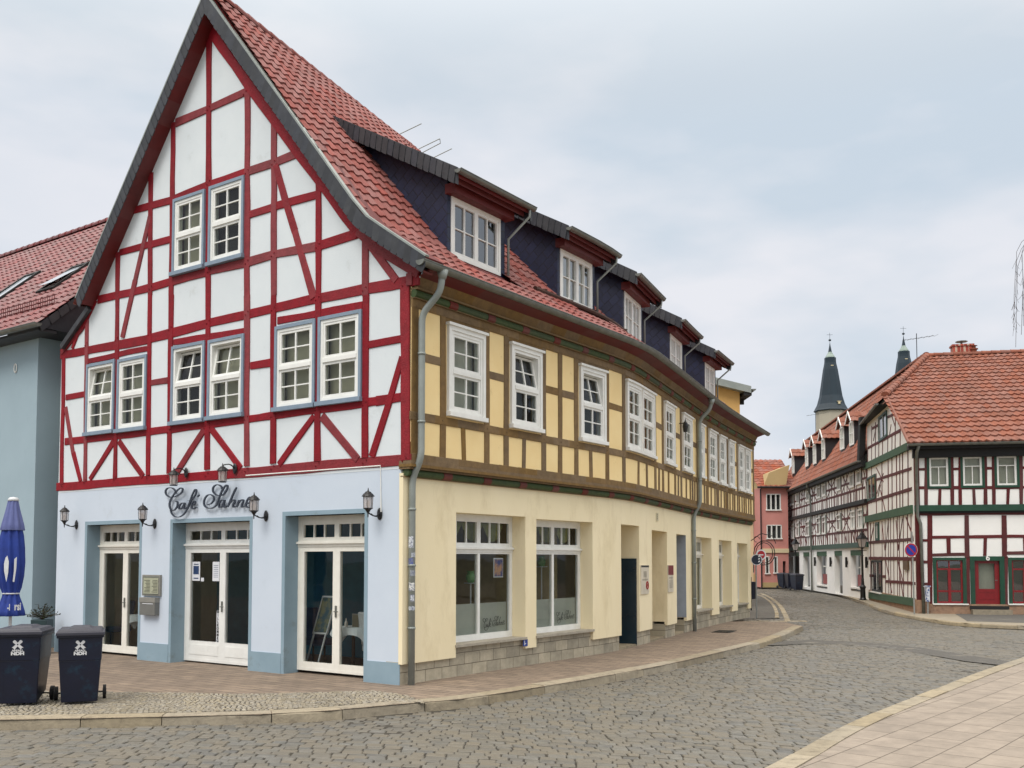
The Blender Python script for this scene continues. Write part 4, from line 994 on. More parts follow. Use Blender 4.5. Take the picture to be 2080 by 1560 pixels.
a0,b0,c0_,d0=rectpx(G,293,324,1214,1214,1248,1250)
t=thing('letter_box',G.pt((a0+b0)/2,c0_,0),'grey steel letter box on the wall under the menu case','letter box')
gb(a0,b0,c0_,d0,.0,.11,'box_body',mat('mid_grey_steel',(112,112,108),(104,104,100),rough=.4,scale=4),t,.006);gb(a0-.008,b0+.008,d0-.09,d0+.006,.0,.118,'flap',M_greym,t,.004);gb(a0+.06,b0-.1,d0-.12,d0-.108,.11,.114,'name_plate',M_paper,t,0)
# ================================================================ CAFE FURNITURE BEHIND THE GLASS
M_cloth=mat('white_table_cloth',(232,236,238),(220,226,230),rough=.9,scale=4);M_chair=mat('blue_upholstery',(38,58,104),(30,48,88),rough=.8,scale=8);M_wood=mat('dark_table_wood',(60,36,22),rough=.5);M_white2=mat('white_upholstery',(216,218,220),rough=.85)
def table(u,o,lab,r=.42):
    c=G.pt(u,.03,o);t=thing('cafe_table',c,lab,'table','tables in the cafe window');m=MB()
    m.lathe([(0,.74),(r*.95,.74),(r*.95,.77),(0,.77)],20,c);m.build('table_top',M_wood,t)
    m=MB();m.lathe([(.2,0),(.2,.03),(.03,.05),(.03,.74)],12,c);m.build('pedestal',M_wood,t)
    m=MB();n=40;vs=[c+Vector((0,0,.775))];fs=[]
    for k in range(n):
        a=6.2832*k/n;q=max(abs(math.cos(a)),abs(math.sin(a)));rr_=r*1.28/q
        for j,(f) in enumerate((.0,.5,1)):
            if rr_*1<=r:pass
            hang=(rr_-r)*1.15;R_=r+ .03*f+.025*math.sin(a*8)*f;vs.append(c+Vector((R_*math.cos(a),R_*math.sin(a),.775-hang*f)))
    for k in range(n):
        k2=(k+1)%n;fs.append((0,1+k*3,1+k2*3))
        for j in range(2):fs.append((1+k*3+j,2+k*3+j,2+k2*3+j,1+k2*3+j))
    m.add(vs,fs);cl=m.build('table_cloth',M_cloth);tag(cl,'white cloth draped over the '+lab,'tablecloth','table cloths in the cafe');cl.location=(0,0,0);return t
iu=lambda x,y,o:G.inv(x,y,o)[0]
T1=iu(718,1292,-.85);T2=iu(290,1262,-.95)
table(T1,-.85,'small table seen through the right french window',.36);table(T2,-.95,'small table seen through the left french window',.36)
def chair(u,o,rz,lab,m1):
    c=G.pt(u,.03,o);t=thing('cafe_chair',c,lab,'chair','upholstered chairs in the cafe');ca,sa_=math.cos(rz),math.sin(rz)
    class X:
        seg=9
        def pt(s,x,z,y):return Vector((c.x+x*ca-y*sa_,c.y+x*sa_+y*ca,c.z+z))
    X=X();m=MB();m.box(X,-.24,.24,.36,.48,-.24,.24);m.build('seat',m1,t,bevel=.03)
    m=MB();m.hexa([X.pt(-.23,.46,.16),X.pt(.23,.46,.16),X.pt(.23,.46,.25),X.pt(-.23,.46,.25),X.pt(-.26,1.05,.24),X.pt(.26,1.05,.24),X.pt(.26,1.05,.32),X.pt(-.26,1.05,.32)]);m.build('backrest',m1,t,bevel=.03)
    for a in (-.2,.2):
        for b in (-.2,.2):m=MB();m.tube([X.pt(a,.38,b),X.pt(a,0,b)],.02,6);m.build('leg',M_wood,t)
chair(iu(648,1320,-1.3),-1.3,.6,'dark blue upholstered chair behind the right french window',M_chair);chair(iu(238,1290,-1.1),-1.1,-.9,'blue high backed chair behind the left french window',mat('bright_blue_fabric',(40,84,130),rough=.8));chair(iu(772,1330,-.95),-.95,2.2,'pale upholstered chair pushed to the table at the right french window',M_white2)
c=G.pt(iu(226,1200,-1.2),.03,-1.2);t=thing('floor_lamp',c,'teal floor lamp with cone shade behind the left french window','floor lamp')
m=MB();m.lathe([(.13,0),(.13,.02),(.012,.03),(.012,1.3)],10,c);m.build('stand',M_white2,t);m=MB();m.lathe([(.2,1.22),(.09,1.58)],18,c);m.build('lamp_shade',mat('pale_teal_shade',(110,160,165),rough=.9),t)
cu_=iu(722,1270,-.8);c=G.pt(cu_,.80,-.8);t=thing('card_holder',c,'framed menu card standing on the white cloth in the right french window','card holder');m=MB();m.box(G,cu_-.085,cu_+.085,.785,1.04,-.81,-.80);m.build('card',M_greym,t,bevel=.003);m=MB();m.box(G,cu_-.07,cu_+.07,.80,1.02,-.80,-.798);cd=m.build('card_face',M_txt,t)
c=G.pt(iu(703,1280,-.75),.80,-.75);m=MB();m.lathe([(0,.785),(.03,.785),(.03,.88),(.012,.92),(.01,.96),(0,.96)],10,(c.x,c.y,0));tag(m.build('sugar_shaker',M_lg2),'small white shaker on the table cloth beside the menu card','shaker')
t=thing('a_board',G.pt(2.5,.03,-.95),'white framed chalk board leaning just inside the right french window','board')
class TL:
    seg=9
    def pt(s,u,z,o):return G.pt(u-.16*(z-.9),z,o-.2*(z-.9))
m=MB();m.box(TL(),2.30,2.62,.7,1.3,-.72,-.70);m.build('board_face',mat('chalk_board_face',(50,84,100),(120,120,90),rough=.7,scale=5,fac=.2),t);m=MB()
for b in ((2.28,2.30,.68,1.32),(2.62,2.64,.68,1.32),(2.28,2.64,.66,.69),(2.28,2.64,1.31,1.34)):m.box(TL(),b[0],b[1],b[2],b[3],-.725,-.69)
m.box(TL(),2.3,2.33,.06,.68,-.72,-.70);m.box(TL(),2.6,2.63,.06,.68,-.72,-.70);m.build('board_frame',M_white2,t)
# decals, posters and displays in the shop windows
def txt(s,size,name,m,par,pos,M,**k):return textmesh(s,size,name,m,par,pos,M,**k)
sw1=[o for o in house.children if o.name.startswith('shop_window')]
for i,(a,b,c_,d) in enumerate(HW[:2]):
    P_=[];u0=(a+b)/2+.16;um=u0;W__=(b-.2-u0)
    mb=MB()
    for pts,wt in strokes:
        Q=catm([Vector((u0+(p[0]-150)/760*W__,.70+(540-p[1])/760*W__,0)) for p in pts],4);n=len(Q);vs=[];fs=[]
        for k2,p in enumerate(Q):
            dd=(Q[min(k2+1,n-1)]-Q[max(k2-1,0)]).normalized();nn=Vector((-dd.y,dd.x,0));w_=(.0022+.0048*abs(dd.y))*wt;vs+=[FC.pt(p.x-nn.x*w_,p.y-nn.y*w_,-.268),FC.pt(p.x+nn.x*w_,p.y+nn.y*w_,-.268)]
        for k2 in range(n-1):fs.append((k2*2,k2*2+1,k2*2+3,k2*2+2))
        mb.add(vs,fs)
    mb.build('window_lettering',M_blk,sw1[i])
def fsheet(u0,u1,z0,z1,o,name,m,par,bev=0):
    b=MB();b.box(FC,u0,u1,z0,z1,o,o+.006);return b.build(name,m,par,bevel=bev)
pw=fsheet(2.92,3.22,1.66,2.02,-.30,'poster',M_paper,sw1[0]);fsheet(2.94,3.2,1.68,2.0,-.292,'poster_picture',mat('poster_picture',(196,150,118),(60,78,140),rough=.6,scale=9,fac=.25),pw)
pw=fsheet(3.86,4.02,1.70,2.08,-.30,'poster',M_paper,sw1[1]);fsheet(3.88,4.0,1.72,2.06,-.292,'poster_picture',mat('poster_picture_b',(150,156,170),(70,76,90),rough=.6,scale=9,fac=.25),pw)
M_vase=mat('green_glass_vase',(120,170,110),(70,120,70),rough=.15,scale=8,spec=.8)
for i,(s,o,z,lab) in enumerate([(1.62,-.75,1.78,'green glass vase on a tall stand, left in the first shop window'),(2.75,-.7,1.56,'green glass vase on a lower stand, right in the first shop window'),(5.15,-.7,1.85,'green vase on a tall stand in the second shop window')]):
    c=FC.pt(s,0,o);t=thing('display_vase',(c.x,c.y,.04),lab,'vase','vases on stands in the shop windows')
    m=MB();m.lathe([(.12,.04),(.12,.06),(.014,.07),(.014,z-.02),(.13,z-.01),(.13,z)],10,(c.x,c.y,0));m.build('stand',M_white2,t)
    m=MB();m.lathe([(0,z),(.05,z),(.085,z+.06),(.09,z+.12),(.06,z+.19),(.075,z+.22),(.06,z+.22),(.05,z+.19),(0,z+.03)],14,(c.x,c.y,0));m.build('glass_bowl',M_vase,t)
for i,(a,b,c_,d) in enumerate(HW[:2]):   # swagged lace at the transom
    m=MB()
    for k in range(3):
        w3=(b-a-.2)/3;x0=a+.1+k*w3;vs=[];n=10
        for j in range(n+1):
            f=j/n;x=x0+w3*f;sag=.30*math.sin(math.pi*f);vs+=[FC.pt(x,2.66,-.42),FC.pt(x,2.62-sag,-.40)]
        m.add(vs,[(j*2,j*2+1,j*2+3,j*2+2) for j in range(n)])
    m.build('swag_curtain',mat('olive_swag_fabric',(150,146,86),(120,118,66),rough=.9,scale=8),sw1[i])
# plaques on the yellow piers
def plaque(x0,x1,y0,y1,lab,head,logo,txtlines):
    a=FC.inv(x0,y0,.08);b=FC.inv(x1,y1,.08);t=thing('wall_plaque',FC.pt(a[0],b[1],.06),lab,'sign','plaques between the recessed doors')
    m=MB();m.box(FC,a[0],b[0],b[1],a[1],.06,.085);m.build('board',mat('ivory_plaque',(226,216,196),rough=.4),t,bevel=.003)
    h=MB();zt=a[1];hh=(a[1]-b[1]);h.box(FC,a[0]+.004,b[0]-.004,zt-hh*head,zt-.004,.085,.088);h.build('header',logo,t)
    h=MB()
    for l0,l1,zf in txtlines:h.box(FC,a[0]+(b[0]-a[0])*l0,a[0]+(b[0]-a[0])*l1,zt-hh*zf-.008,zt-hh*zf,.085,.0875)
    h.build('print',M_txt,t);return t,a,b
t,a,b=plaque(1302,1318,1148,1206,'ivory plaque with dark header and red emblem beside the dark door leaf',.07,M_blk,[(.3,.7,.22+.03*k) for k in range(7)]+[(.15,.85,.48),(.15,.85,.51)])
m=MB();q=(b[0]-a[0]);cz=a[1]-(a[1]-b[1])*.70;r=.085
m.tube([FC.pt(a[0]+q*.75+r*.9*math.cos(k*.5236),cz+r*math.sin(k*.5236),.09) for k in range(13)],.016,5);m.box(FC,a[0]+q*.75-.04,a[0]+q*.75+.03,cz-.03,cz+.03,.086,.09);m.build('emblem',mat('emblem_red',(170,36,30),rough=.5),t)
plaque(1357,1368,1148,1202,'narrow plaque with dark red top half beside the blue-grey doorway reveal',.36,mat('wine_red_header',(120,20,36),rough=.4),[(.15,.85,.45),(.15,.85,.48)]+[(.2,.8,.55+.04*k) for k in range(8)])
a=FC.inv(1063,1299,.07);b=FC.inv(1072,1312,.07)
m=MB();m.box(FC,a[0],b[0],b[1],a[1],.06,.07);pl=m.build('blue_marker_plate',mat('enamel_blue',(30,64,150),rough=.3));tag(pl,'tiny blue enamel marker plate low on the pier between the shop windows','sign')
m=MB();m.box(FC,a[0]+.03,a[0]+.05,b[1]+.02,a[1]-.02,.07,.072);m.box(FC,a[0]+.03,a[0]+.09,b[1]+.04,b[1]+.055,.07,.072);m.build('marking',M_paper,pl)
a=FC.inv(1335,1050,.07);m=MB();t9=thing('house_number',FC.pt(a[0],a[1],.06),'small pale house number plate high on the yellow wall above the doorways','sign');m.box(FC,a[0]-.09,a[0]+.09,a[1]-.1,a[1]+.1,.06,.075);m.build('number_plate',mat('cream_plate',(214,204,170),rough=.5),t9);textmesh('3',.2,'number',M_txt,t9,(a[0],a[1]),FC,o=.077,extr=.001)
# outdoor lamp on the upper street wall
a=FC.inv(1382,860,.25);c=FC.pt(a[0],a[1],.22);m=MB();n_=FC.n_at(a[0]);m.tube([c,c+n_*.12,c+n_*.16-Vector((0,0,.05))],.014,6);m.lathe([(0,-.25),(.05,-.23),(.075,-.08),(.06,0),(.02,.05),(0,.14)],10,c+n_*.16);tag(m.build('upper_wall_lantern',M_black),'dark lantern projecting from the upper yellow wall left of the second downpipe','wall lantern')

# ================================================================ BINS, PARASOL, PLANTER
M_bin=mat('midnight_blue_bin_plastic',(12,20,44),(10,16,36),rough=.38,scale=3,dirt=((20,54,74),.55,.75,4),spec=.5);M_lid=mat('charcoal_lid_plastic',(58,58,68),(48,48,58),rough=.45,scale=5,bump=.02);M_rub=mat('black_rubber',(20,19,20),rough=.7);M_wht=mat('white_bin_print',(225,226,228),rough=.6)
def bin_(name,detail=True):
    t=thing(name,(0,0,0),'x','wheelie bin');F_=Flat()
    m=MB();m.hexa([Vector(q) for q in [(-.235,-.27,.03),(.235,-.27,.03),(.235,.27,.14),(-.235,.27,.14),(-.27,-.33,.62),(.27,-.33,.62),(.27,.33,.62),(-.27,.33,.62)]])
    m.hexa([Vector(q) for q in [(-.275,-.335,.61),(.275,-.335,.61),(.275,.335,.61),(-.275,.335,.61),(-.285,-.355,.97),(.285,-.355,.97),(.285,.355,.97),(-.285,.355,.97)]])
    m.lbox(-.305,.305,-.375,.375,.93,.985);m.build('bin_body',M_bin,t,bevel=.012 if detail else 0)
    m=MB();m.lbox(-.315,.315,-.39,.37,.987,1.015,b=.004);m.lbox(-.295,.295,-.36,.36,1.014,1.05,b=.03);m.lbox(-.16,.16,-.2,.3,1.049,1.075,b=.05);m.lbox(-.315,.315,-.40,-.385,.965,1.01);m.build('lid',M_lid,t,bevel=.008 if detail else 0)
    m=MB();m.tube([(-.24,.36,.96),(-.24,.42,1.0),(.24,.42,1.0),(.24,.36,.96)],.016,6);m.build('handle',M_lid,t)
    m=MB();m.tube([(-.33,.27,.10),(.33,.27,.10)],.012,6);m.build('axle',M_black,t)
    for x in (-.32,.32):
        w_=MB();w_.tube([(x-.022,.27,.10),(x+.022,.27,.10)],.1,18);ww=w_.build('wheel',M_rub,t);w_=MB();w_.tube([(x-.026,.27,.10),(x+.026,.27,.10)],.05,12);w_.build('hub',M_lid,ww)
    if detail:
        # slanted plane on the upper front face
        class S:
            seg=9
            def pt(s,u,z,o=0):return Vector((u,-.336-(z-.61)*.055-o,z))
        S=S();lg=MB()
        for sg in (-1,1):
            d=Vector((sg*.052,.052));
            for a_,b_ in ((.14,1.),):
                for s2 in (-1,1):
                    p=Vector((0,.835))+d*.12*s2;q=Vector((0,.835))+d*s2;nn=Vector((-d.y,d.x)).normalized()
                    ring=[p-nn*.017,q-d.normalized()*.012-nn*.021,q-nn*.012,q+nn*.012,q-d.normalized()*.012+nn*.021,p+nn*.017]
                    vs=[S.pt(r.x,r.y,.0015+.0003*(sg+1)) for r in ring];lg.add(vs,[tuple(range(6))])
        e_=lg.build('emblem',M_wht,t);e_['label']='white four armed cross emblem'
        textmesh('ABFALL',.044,'lettering',M_wht,t,(0,.752),S,o=.002,extr=.0008,stretch=(.98,.8),bold=.0022);textmesh('NDH',.082,'lettering',M_wht,t,(0,.712),S,o=.002,extr=.0008,stretch=(.90,.72),bold=.005)
    return t
B1=bin_('wheelie_bin');B1['group']='blue waste bins on the mosaic strip'
c=gnd(46,1436);d_=Vector((c.x,c.y,0)).normalized()
B1.location=(c.x+d_.x*.30,c.y+d_.y*.30,.012);B1.rotation_euler=(0,0,R(13));B1['label']='dark blue wheelie bin at the left edge, in front of the closed parasol'
B2=copy_tree(B1);c=gnd(163,1433);B2.location=(c.x+d_.x*.28,c.y+d_.y*.30,.012);B2.rotation_euler=(0,0,R(22));B2['label']='scuffed dark blue wheelie bin standing alone, nearer to the doors'
B2.scale=(.98,.98,.98)
bm_=bin_('far_wheelie_bin',False);bm_['group']='black bins by the far pink house'
for i,(x,y,rz,lab) in enumerate([(1592,1195,.5,'small far black bin against the pink wall, leftmost of the far bins'),(1606,1196,.2,'far black bin between its neighbour and the street lamp'),(1619,1199,.4,'far black bin right beside the farther street lamp')]):
    o=bm_ if i==0 else copy_tree(bm_);c=gnd(x,y);o.location=(c.x,c.y,.0);o.rotation_euler=(0,0,R(-10)+rz);o['label']=lab
# closed parasol
c=Vector((-8.42,16.6,0));t=thing('closed_parasol',c,'closed blue parasol with white cap and white printing, tied in the middle','parasol')
M_par=mat('royal_blue_canvas',(34,62,148),(26,48,122),rough=.75,scale=5);M_par2=mat('faded_violet_blue_canvas',(104,112,160),(88,96,146),rough=.8,scale=6);M_pw=mat('white_pole_paint',(226,228,230),rough=.4)
m=MB();m.tube([c,c+Vector((0,0,2.98))],.025,10);m.build('pole',M_pw,t)
m=MB();m.lathe([(.28,0),(.28,.06),(.04,.08),(.04,.3)],16,c);m.build('base_plate',M_greym,t)
m=MB();m.lathe([(0,3.05),(.06,3.04),(.085,3.01),(.085,2.98),(0,2.975)],16,c);m.build('cap',M_pw,t,smooth=True)
def canvas(zr,n=64,folds=9,amp=.16,ph=0):
    m=MB();vs=[];fs=[]
    for r,z in zr:
        for k in range(n):
            a=6.2832*k/n;f=1+amp*math.sin(folds*a+ph+.8*math.sin(z*3))+amp*.35*math.sin(17*a+z*5);vs.append(c+Vector((r*f*math.cos(a),r*f*math.sin(a),z)))
    for i in range(len(zr)-1):
        for k in range(n):fs.append((i*n+k,i*n+(k+1)%n,i*n+n+(k+1)%n,i*n+n+k))
    m.add(vs,fs,.5);return m
canvas([(.075,2.985),(.10,2.85),(.135,2.7),(.165,2.58),(.18,2.5),(.175,2.485)],amp=.09,folds=9).build('vent_canopy',M_par2,t,smooth=True)
canvas([(.14,2.52),(.165,2.4),(.185,2.2),(.195,1.95),(.185,1.72),(.15,1.52),(.115,1.42),(.125,1.37),(.165,1.25),(.2,1.13),(.215,1.06),(.2,1.05)],amp=.12,folds=9,ph=1).build('canopy',M_par,t,smooth=True)
m=MB();m.tube([c+Vector((.125*math.cos(k*.3927),.125*math.sin(k*.3927),1.425)) for k in range(17)],.012,5);m.build('tie_strap',M_pw,t)
dirc=(-c).normalized();sd_=Vector((-dirc.y,dirc.x,0))
class PM:
    seg=9
    def pt(s,u,z,o=0):
        r=.235+o if z>1.3 else .25+o
        a=u/r;return c+(dirc*math.cos(a)+sd_*math.sin(a))*r+Vector((0,0,z))
PMm=PM()
def patch(pts,par=t):
    m=MB();m.add([PMm.pt(x,z,0) for x,z in pts],[tuple(range(len(pts)))]);m.build('printed_emblem',M_pw,par)
patch([(-.10,2.02),(-.07,2.06),(-.045,1.96),(-.05,1.78),(-.075,1.62),(-.115,1.8),(-.12,1.92)]);patch([(.035,2.0),(.075,2.04),(.07,1.85),(.045,1.62),(.02,1.63),(.035,1.8)])
textmesh('rsi',.16,'lettering',M_pw,t,(.11,1.21),PMm,o=.004,extr=.001,bold=.006,stretch=(.7,1.1));textmesh('-l',.13,'lettering',M_pw,t,(-.03,1.2),PMm,o=.004,extr=.001,bold=.004,stretch=(.6,1.1))
# planter with shrub at the house corner
c=G.pt(9.75,0,.42);t=thing('planter',(c.x,c.y,0),'tall dark teal planter with an evergreen shrub in the corner behind the bins','planter')
m=MB();s_=.17;m.hexa([Vector((c.x+a*.13,c.y+b*.13,0)) for a,b in ((-1,-1),(1,-1),(1,1),(-1,1))]+[Vector((c.x+a*s_,c.y+b*s_,.72)) for a,b in ((-1,-1),(1,-1),(1,1),(-1,1))]);m.build('pot',mat('dark_teal_pot',(38,62,66),rough=.5),t,bevel=.01)
m=MB();rr=random.Random(2);br=MB()
for i in range(26):
    a=rr.random()*6.28;l=rr.uniform(.22,.44);e=rr.uniform(.15,1.35);p0=c+Vector((0,0,.72));p1=p0+Vector((math.cos(a)*math.cos(e)*l,math.sin(a)*math.cos(e)*l,math.sin(e)*l*.85+.03));br.tube([p0,p0.lerp(p1,.5)+Vector((0,0,.03)),p1],.006,4)
    for k in range(11):
        q=p0.lerp(p1,rr.uniform(.35,1.05));d=Vector((rr.uniform(-1,1),rr.uniform(-1,1),rr.uniform(-.3,.9))).normalized();sv=d.cross(Vector((rr.random(),rr.random(),1))).normalized()*.013;L__=rr.uniform(.045,.08)
        m.add([q,q+d*L__*.5+sv,q+d*L__,q+d*L__*.5-sv],[(0,1,2,3)],rr.random())
m.build('foliage',mat('dark_evergreen_leaf',(56,66,42),(40,50,34),rough=.5,var=.35,scale=20),t);br.build('stems',mat('brown_stem',(70,56,40),rough=.9),t)
#@@PART4

# weathered stickers round the corner downpipe
_sc=[(214,218,222),(70,84,150),(190,196,200),(226,226,220),(150,156,160)]
for i,(y0,y1,k) in enumerate([(1090,1112,0),(1122,1132,2),(1134,1152,1),(1158,1170,4),(1184,1200,3),(1208,1222,0),(1232,1240,2)]):
    z1_=FC.inv(824,y0,.12)[1];z0_=FC.inv(824,y1,.12)[1];q=FC.pt(.13,0,.125);m=MB();vs=[];a0=math.atan2(-q.y,-q.x)+random.uniform(-.7,.5);sp=random.uniform(.6,1.1)
    for j in range(7):
        a=a0-sp+2*sp*j/6
        for z in (z0_,z1_):vs.append((q.x+.0575*math.cos(a),q.y+.0575*math.sin(a),z+random.uniform(-.008,.008)))
    m.add(vs,[(2*j,2*j+2,2*j+3,2*j+1) for j in range(6)]);m.build('pipe_sticker',mat('sticker_%d'%k,_sc[k],(120,124,140),rough=.6,scale=40,fac=.2),house)

c=gnd(1471,1283);dc=thing('drain_cover',(c.x,c.y,0),'dark rectangular drain cover in the pavement near the far end of the yellow house','drain cover');hd=head(15);e1=Vector((math.sin(hd),math.cos(hd),0));e2=Vector((math.cos(hd),-math.sin(hd),0))
m=MB()
def dq(a0,a1,b0,b1,z0,z1):m.hexa([c+e1*x+e2*y+Vector((0,0,z)) for z in (z0,z1) for x,y in ((a0,b0),(a1,b0),(a1,b1),(a0,b1))])
dq(-.45,.45,-.25,.25,0,.010);m.build('frame',M_rub,dc);m=MB()
for k in range(9):dq(-.4+.09*k,-.35+.09*k,-.2,.2,.0101,.018)
m.build('bars',M_black,dc)
# ================================================================ RIGHT-HAND HALF TIMBERED HOUSES
RC=Vector((15.0,36.5,0))
R1L=Plane(RC,(2.6,12.1),1)
if R1L.n.x>0:R1L=Plane(RC,(2.6,12.1),-1)
R1F=Plane(RC,(.978,-.208),1)
if R1F.n.y>0:R1F=Plane(RC,(.978,-.208),-1)
R2=Plane((17.6,48.6,0),(2.8,24.4),1)
if R2.n.x>0:R2=Plane((17.6,48.6,0),(2.8,24.4),-1)
M_wp=mat('white_limewash',(240,239,236),(232,232,229),rough=.9,scale=1.5,bump=.03,dirt=((192,190,184),.62,.88,2.5))
M_maro=mat('maroon_timber',(92,30,32),(76,24,26),rough=.7,scale=6,var=.15,bump=.04,dirt=((120,66,60),.62,.8,8))
M_dgreen=mat('bottle_green_paint',(20,70,50),(14,56,40),rough=.5,scale=4,var=.05);M_mgreen=mat('weathered_green_paint',(58,92,66),(48,78,56),rough=.7,scale=4)
M_dkred=mat('signal_dark_red_paint',(132,20,26),(114,16,22),rough=.4,scale=4)
M_blackw=mat('black_stained_boards',(26,26,26),(18,18,20),rough=.7,scale=6)
M_sand=mat('rough_sandstone',(168,134,108),(136,112,94),rough=.9,scale=3,bump=.2,bscale=12,dirt=((110,84,70),.5,.75,4))
z6=lambda x,y:(1860+x/3.9,880+y/3.9)
z4=lambda x,y:(1590+x/3.467,800+y/3.467)
h1=thing('timber_corner_house',RC,'white half timbered corner house with maroon beams and big orange tiled roof','house')
F6=lambda x,y,o=0:R1F.inv(*z6(x,y),o);F4=lambda x,y,o=0:R1L.inv(*z4(x,y),o)
def rectf(f,x0,y0,x1,y1):
    a=f(x0,y0);b=f(x1,y0);c=f(x0,y1);d=f(x1,y1);us=((a[0]+c[0])/2,(b[0]+d[0])/2)
    return min(us),max(us),(c[1]+d[1])/2,(a[1]+b[1])/2
UWN=[(107,192,258,420),(373,185,525,415),(642,178,800,412)]
uw=[rectf(F6,*r) for r in UWN];pitch=uw[1][0]-uw[0][0];uw.append((uw[2][0]+pitch,uw[2][1]+pitch,uw[2][2],uw[2][3]))
lw=[rectf(F6,138,985,402,1350)];door=rectf(F6,432,975,705,1372);l2=rectf(F6,735,985,1000,1352);lw.append(l2)
WID=7.0
holes=[(a,b,c,d) for a,b,c,d in uw+lw+[door]]
m=MB();wall(m,R1F,0,WID,.35,6.35,holes,-.3,0)
polywall(m,R1L,[(0,.3),(12.38,.3),(12.38,6.3),(0,6.3)],[],0);polywall(m,R1L,[(0,6.3),(12.38,6.3),(12.30,9.0),(5.45,8.86)],[],0)
m.build('white_infill',M_wp,h1)
m=MB();m.box(R1F,.0,WID,-.05,.36,-.4,.05);m.build('stone_base',M_sand,h1)
m=MB();m.box(R1L,-.05,12.4,-.1,.5,-.4,.04);m.build('stone_base',M_sand,h1)
tb=MB();k_=[0]
def t6(a,b,w,wpx=None):
    k_[0]+=1;p=F6(*a);q=F6(*b);tb.beam(R1F,p,q,w,-.02,.02+.0005*(k_[0]%30),.014)
P6=4.7/1000  # m per zoom pixel
for a,b,w in [((80,150),(1000,140),.13),((18,285),(108,285),.1),((285,282),(350,281),.1),((553,278),(625,277),.1),((840,273),(900,272),.1),((15,432),(1000,428),.11),((30,640),(1000,630),.12),((98,825),(1000,813),.11),((42,850),(108,848),.1),((45,1020),(108,1020),.1),((50,1195),(120,1192),.1),((118,965),(425,958),.12),((700,950),(1000,944),.12),((50,1372),(430,1372),.12),((735,1372),(1000,1372),.12)]:t6(a,b,w)
for x,y0,y1,w in [(86,150,568,.13),(284,150,568,.12),(352,150,568,.12),(549,145,568,.12),(619,140,568,.13),(832,138,568,.12),(893,138,568,.12),(193,438,568,.1),(460,438,568,.1),(733,436,568,.1),(113,650,1372,.17),(403,650,985,.16),(700,650,985,.16),(258,828,955,.14),(552,830,972,.12),(862,820,950,.12),(415,980,1375,.12),(716,975,1375,.12),(1020,650,1375,.16)]:t6((x,y0),(x+6*math.sin(x),y1),w)
tb.box(R1F,-.02,.13,.36,6.35,-.05,.04);tb.box(R1L,-.03,.16,.36,6.35,-.05,.03)
tb.build('front_timber_frame',M_maro,h1)
m=MB();a=F6(30,620);b=F6(30,572);m.box(R1F,-.06,WID,a[1],b[1],-.05,.16);g_b=m.build('green_sill_beam',M_dgreen,h1)
m=MB();m.box(R1F,-.05,WID,a[1]-.07,a[1]-.002,-.05,.1);m.build('dark_lower_beam',M_blackw,h1)
def bigwin(M,r,parent,style):
    a,b,c,d=r
    if style=='up':
        m=MB();q=.085;m.box(M,a-q,a,c-q,d+q,-.2,.035);m.box(M,b,b+q,c-q,d+q,-.2,.035);m.box(M,a,b,d,d+q,-.2,.035);m.box(M,a,b,c-q,c,-.2,.05);s_=m.build('green_window_surround',M_dgreen,parent)
        m=MB();T=M;fw=.07;o0,o1=-.06,.0
        m.box(T,a,a+fw,c,d,o0,o1);m.box(T,b-fw,b,c,d,o0,o1);m.box(T,a+fw,b-fw,c,c+fw,o0,o1-.002);m.box(T,a+fw,b-fw,d-fw,d,o0,o1-.002);zt=c+(d-c)*.67;m.box(T,a+fw,b-fw,zt-.015,zt+.015,o0,o1-.004);um=(a+b)/2;m.box(T,um-.015,um+.015,c+fw,zt-.015,o0,o1-.006)
        m.build('white_frame',M_white,s_);pane_(M,a+fw,b-fw,c+fw,d-fw,-.035).build('pane',M_glass,s_);m=MB();m.box(M,a,b,c,d,-.16,-.14);m.build('curtain',M_curt,s_)
    else:
        m=MB();q=.12;m.box(M,a,a+q,c,d,-.25,.03);m.box(M,b-q,b,c,d,-.25,.03);m.box(M,a+q,b-q,d-.1,d,-.25,.03);s_=m.build('green_window_surround',M_dgreen,parent)
        a+=q;b-=q;d-=.1;c+=.02;m=MB();fw=.06;o0,o1=-.1,-.04;um=(a+b)/2;zt=c+(d-c)*.80;zb=c+(d-c)*.28
        m.box(M,a,a+fw,c,d,o0,o1);m.box(M,b-fw,b,c,d,o0,o1);m.box(M,um-.05,um+.05,c,zt,o0,o1+.01);m.box(M,a+fw,b-fw,c,c+fw,o0,o1-.003);m.box(M,a+fw,b-fw,zt-.04,zt+.02,o0,o1+.004);m.box(M,a+fw,b-fw,zb-.04,zb+.03,o0,o1-.004);m.box(M,um-.02,um+.02,zt,d,o0,o1-.002);m.box(M,a+fw,b-fw,d-.03,d,o0,o1)
        m.build('red_frame',M_dkred,s_);pane_(M,a+.02,b-.02,c+.02,d-.02,-.07).build('pane',M_glassr,s_);m=MB();m.box(M,a,b,c,d,-.28,-.26);m.build('dark_room',M_dcurt,s_)
        m=MB();m.box(M,a-q-.04,b+q+.04,c-.06,c-.015,-.05,.1);m.build('white_sill',M_white,s_)
for r in uw:bigwin(R1F,r,h1,'up')
for r in lw:bigwin(R1F,r,h1,'low')
a,b,c,d=door;m=MB();q=.16
m.box(R1F,a,a+q,c,d,-.25,.03);m.box(R1F,b-q,b,c,d,-.25,.03);m.box(R1F,a,b,d-.16,d,-.25,.035);m.build('green_door_surround',M_dgreen,h1)
m=MB();x0,x1=a+q,b-q;fw=.15;zg=c+(d-.16-c)*.38;dt=d-.16
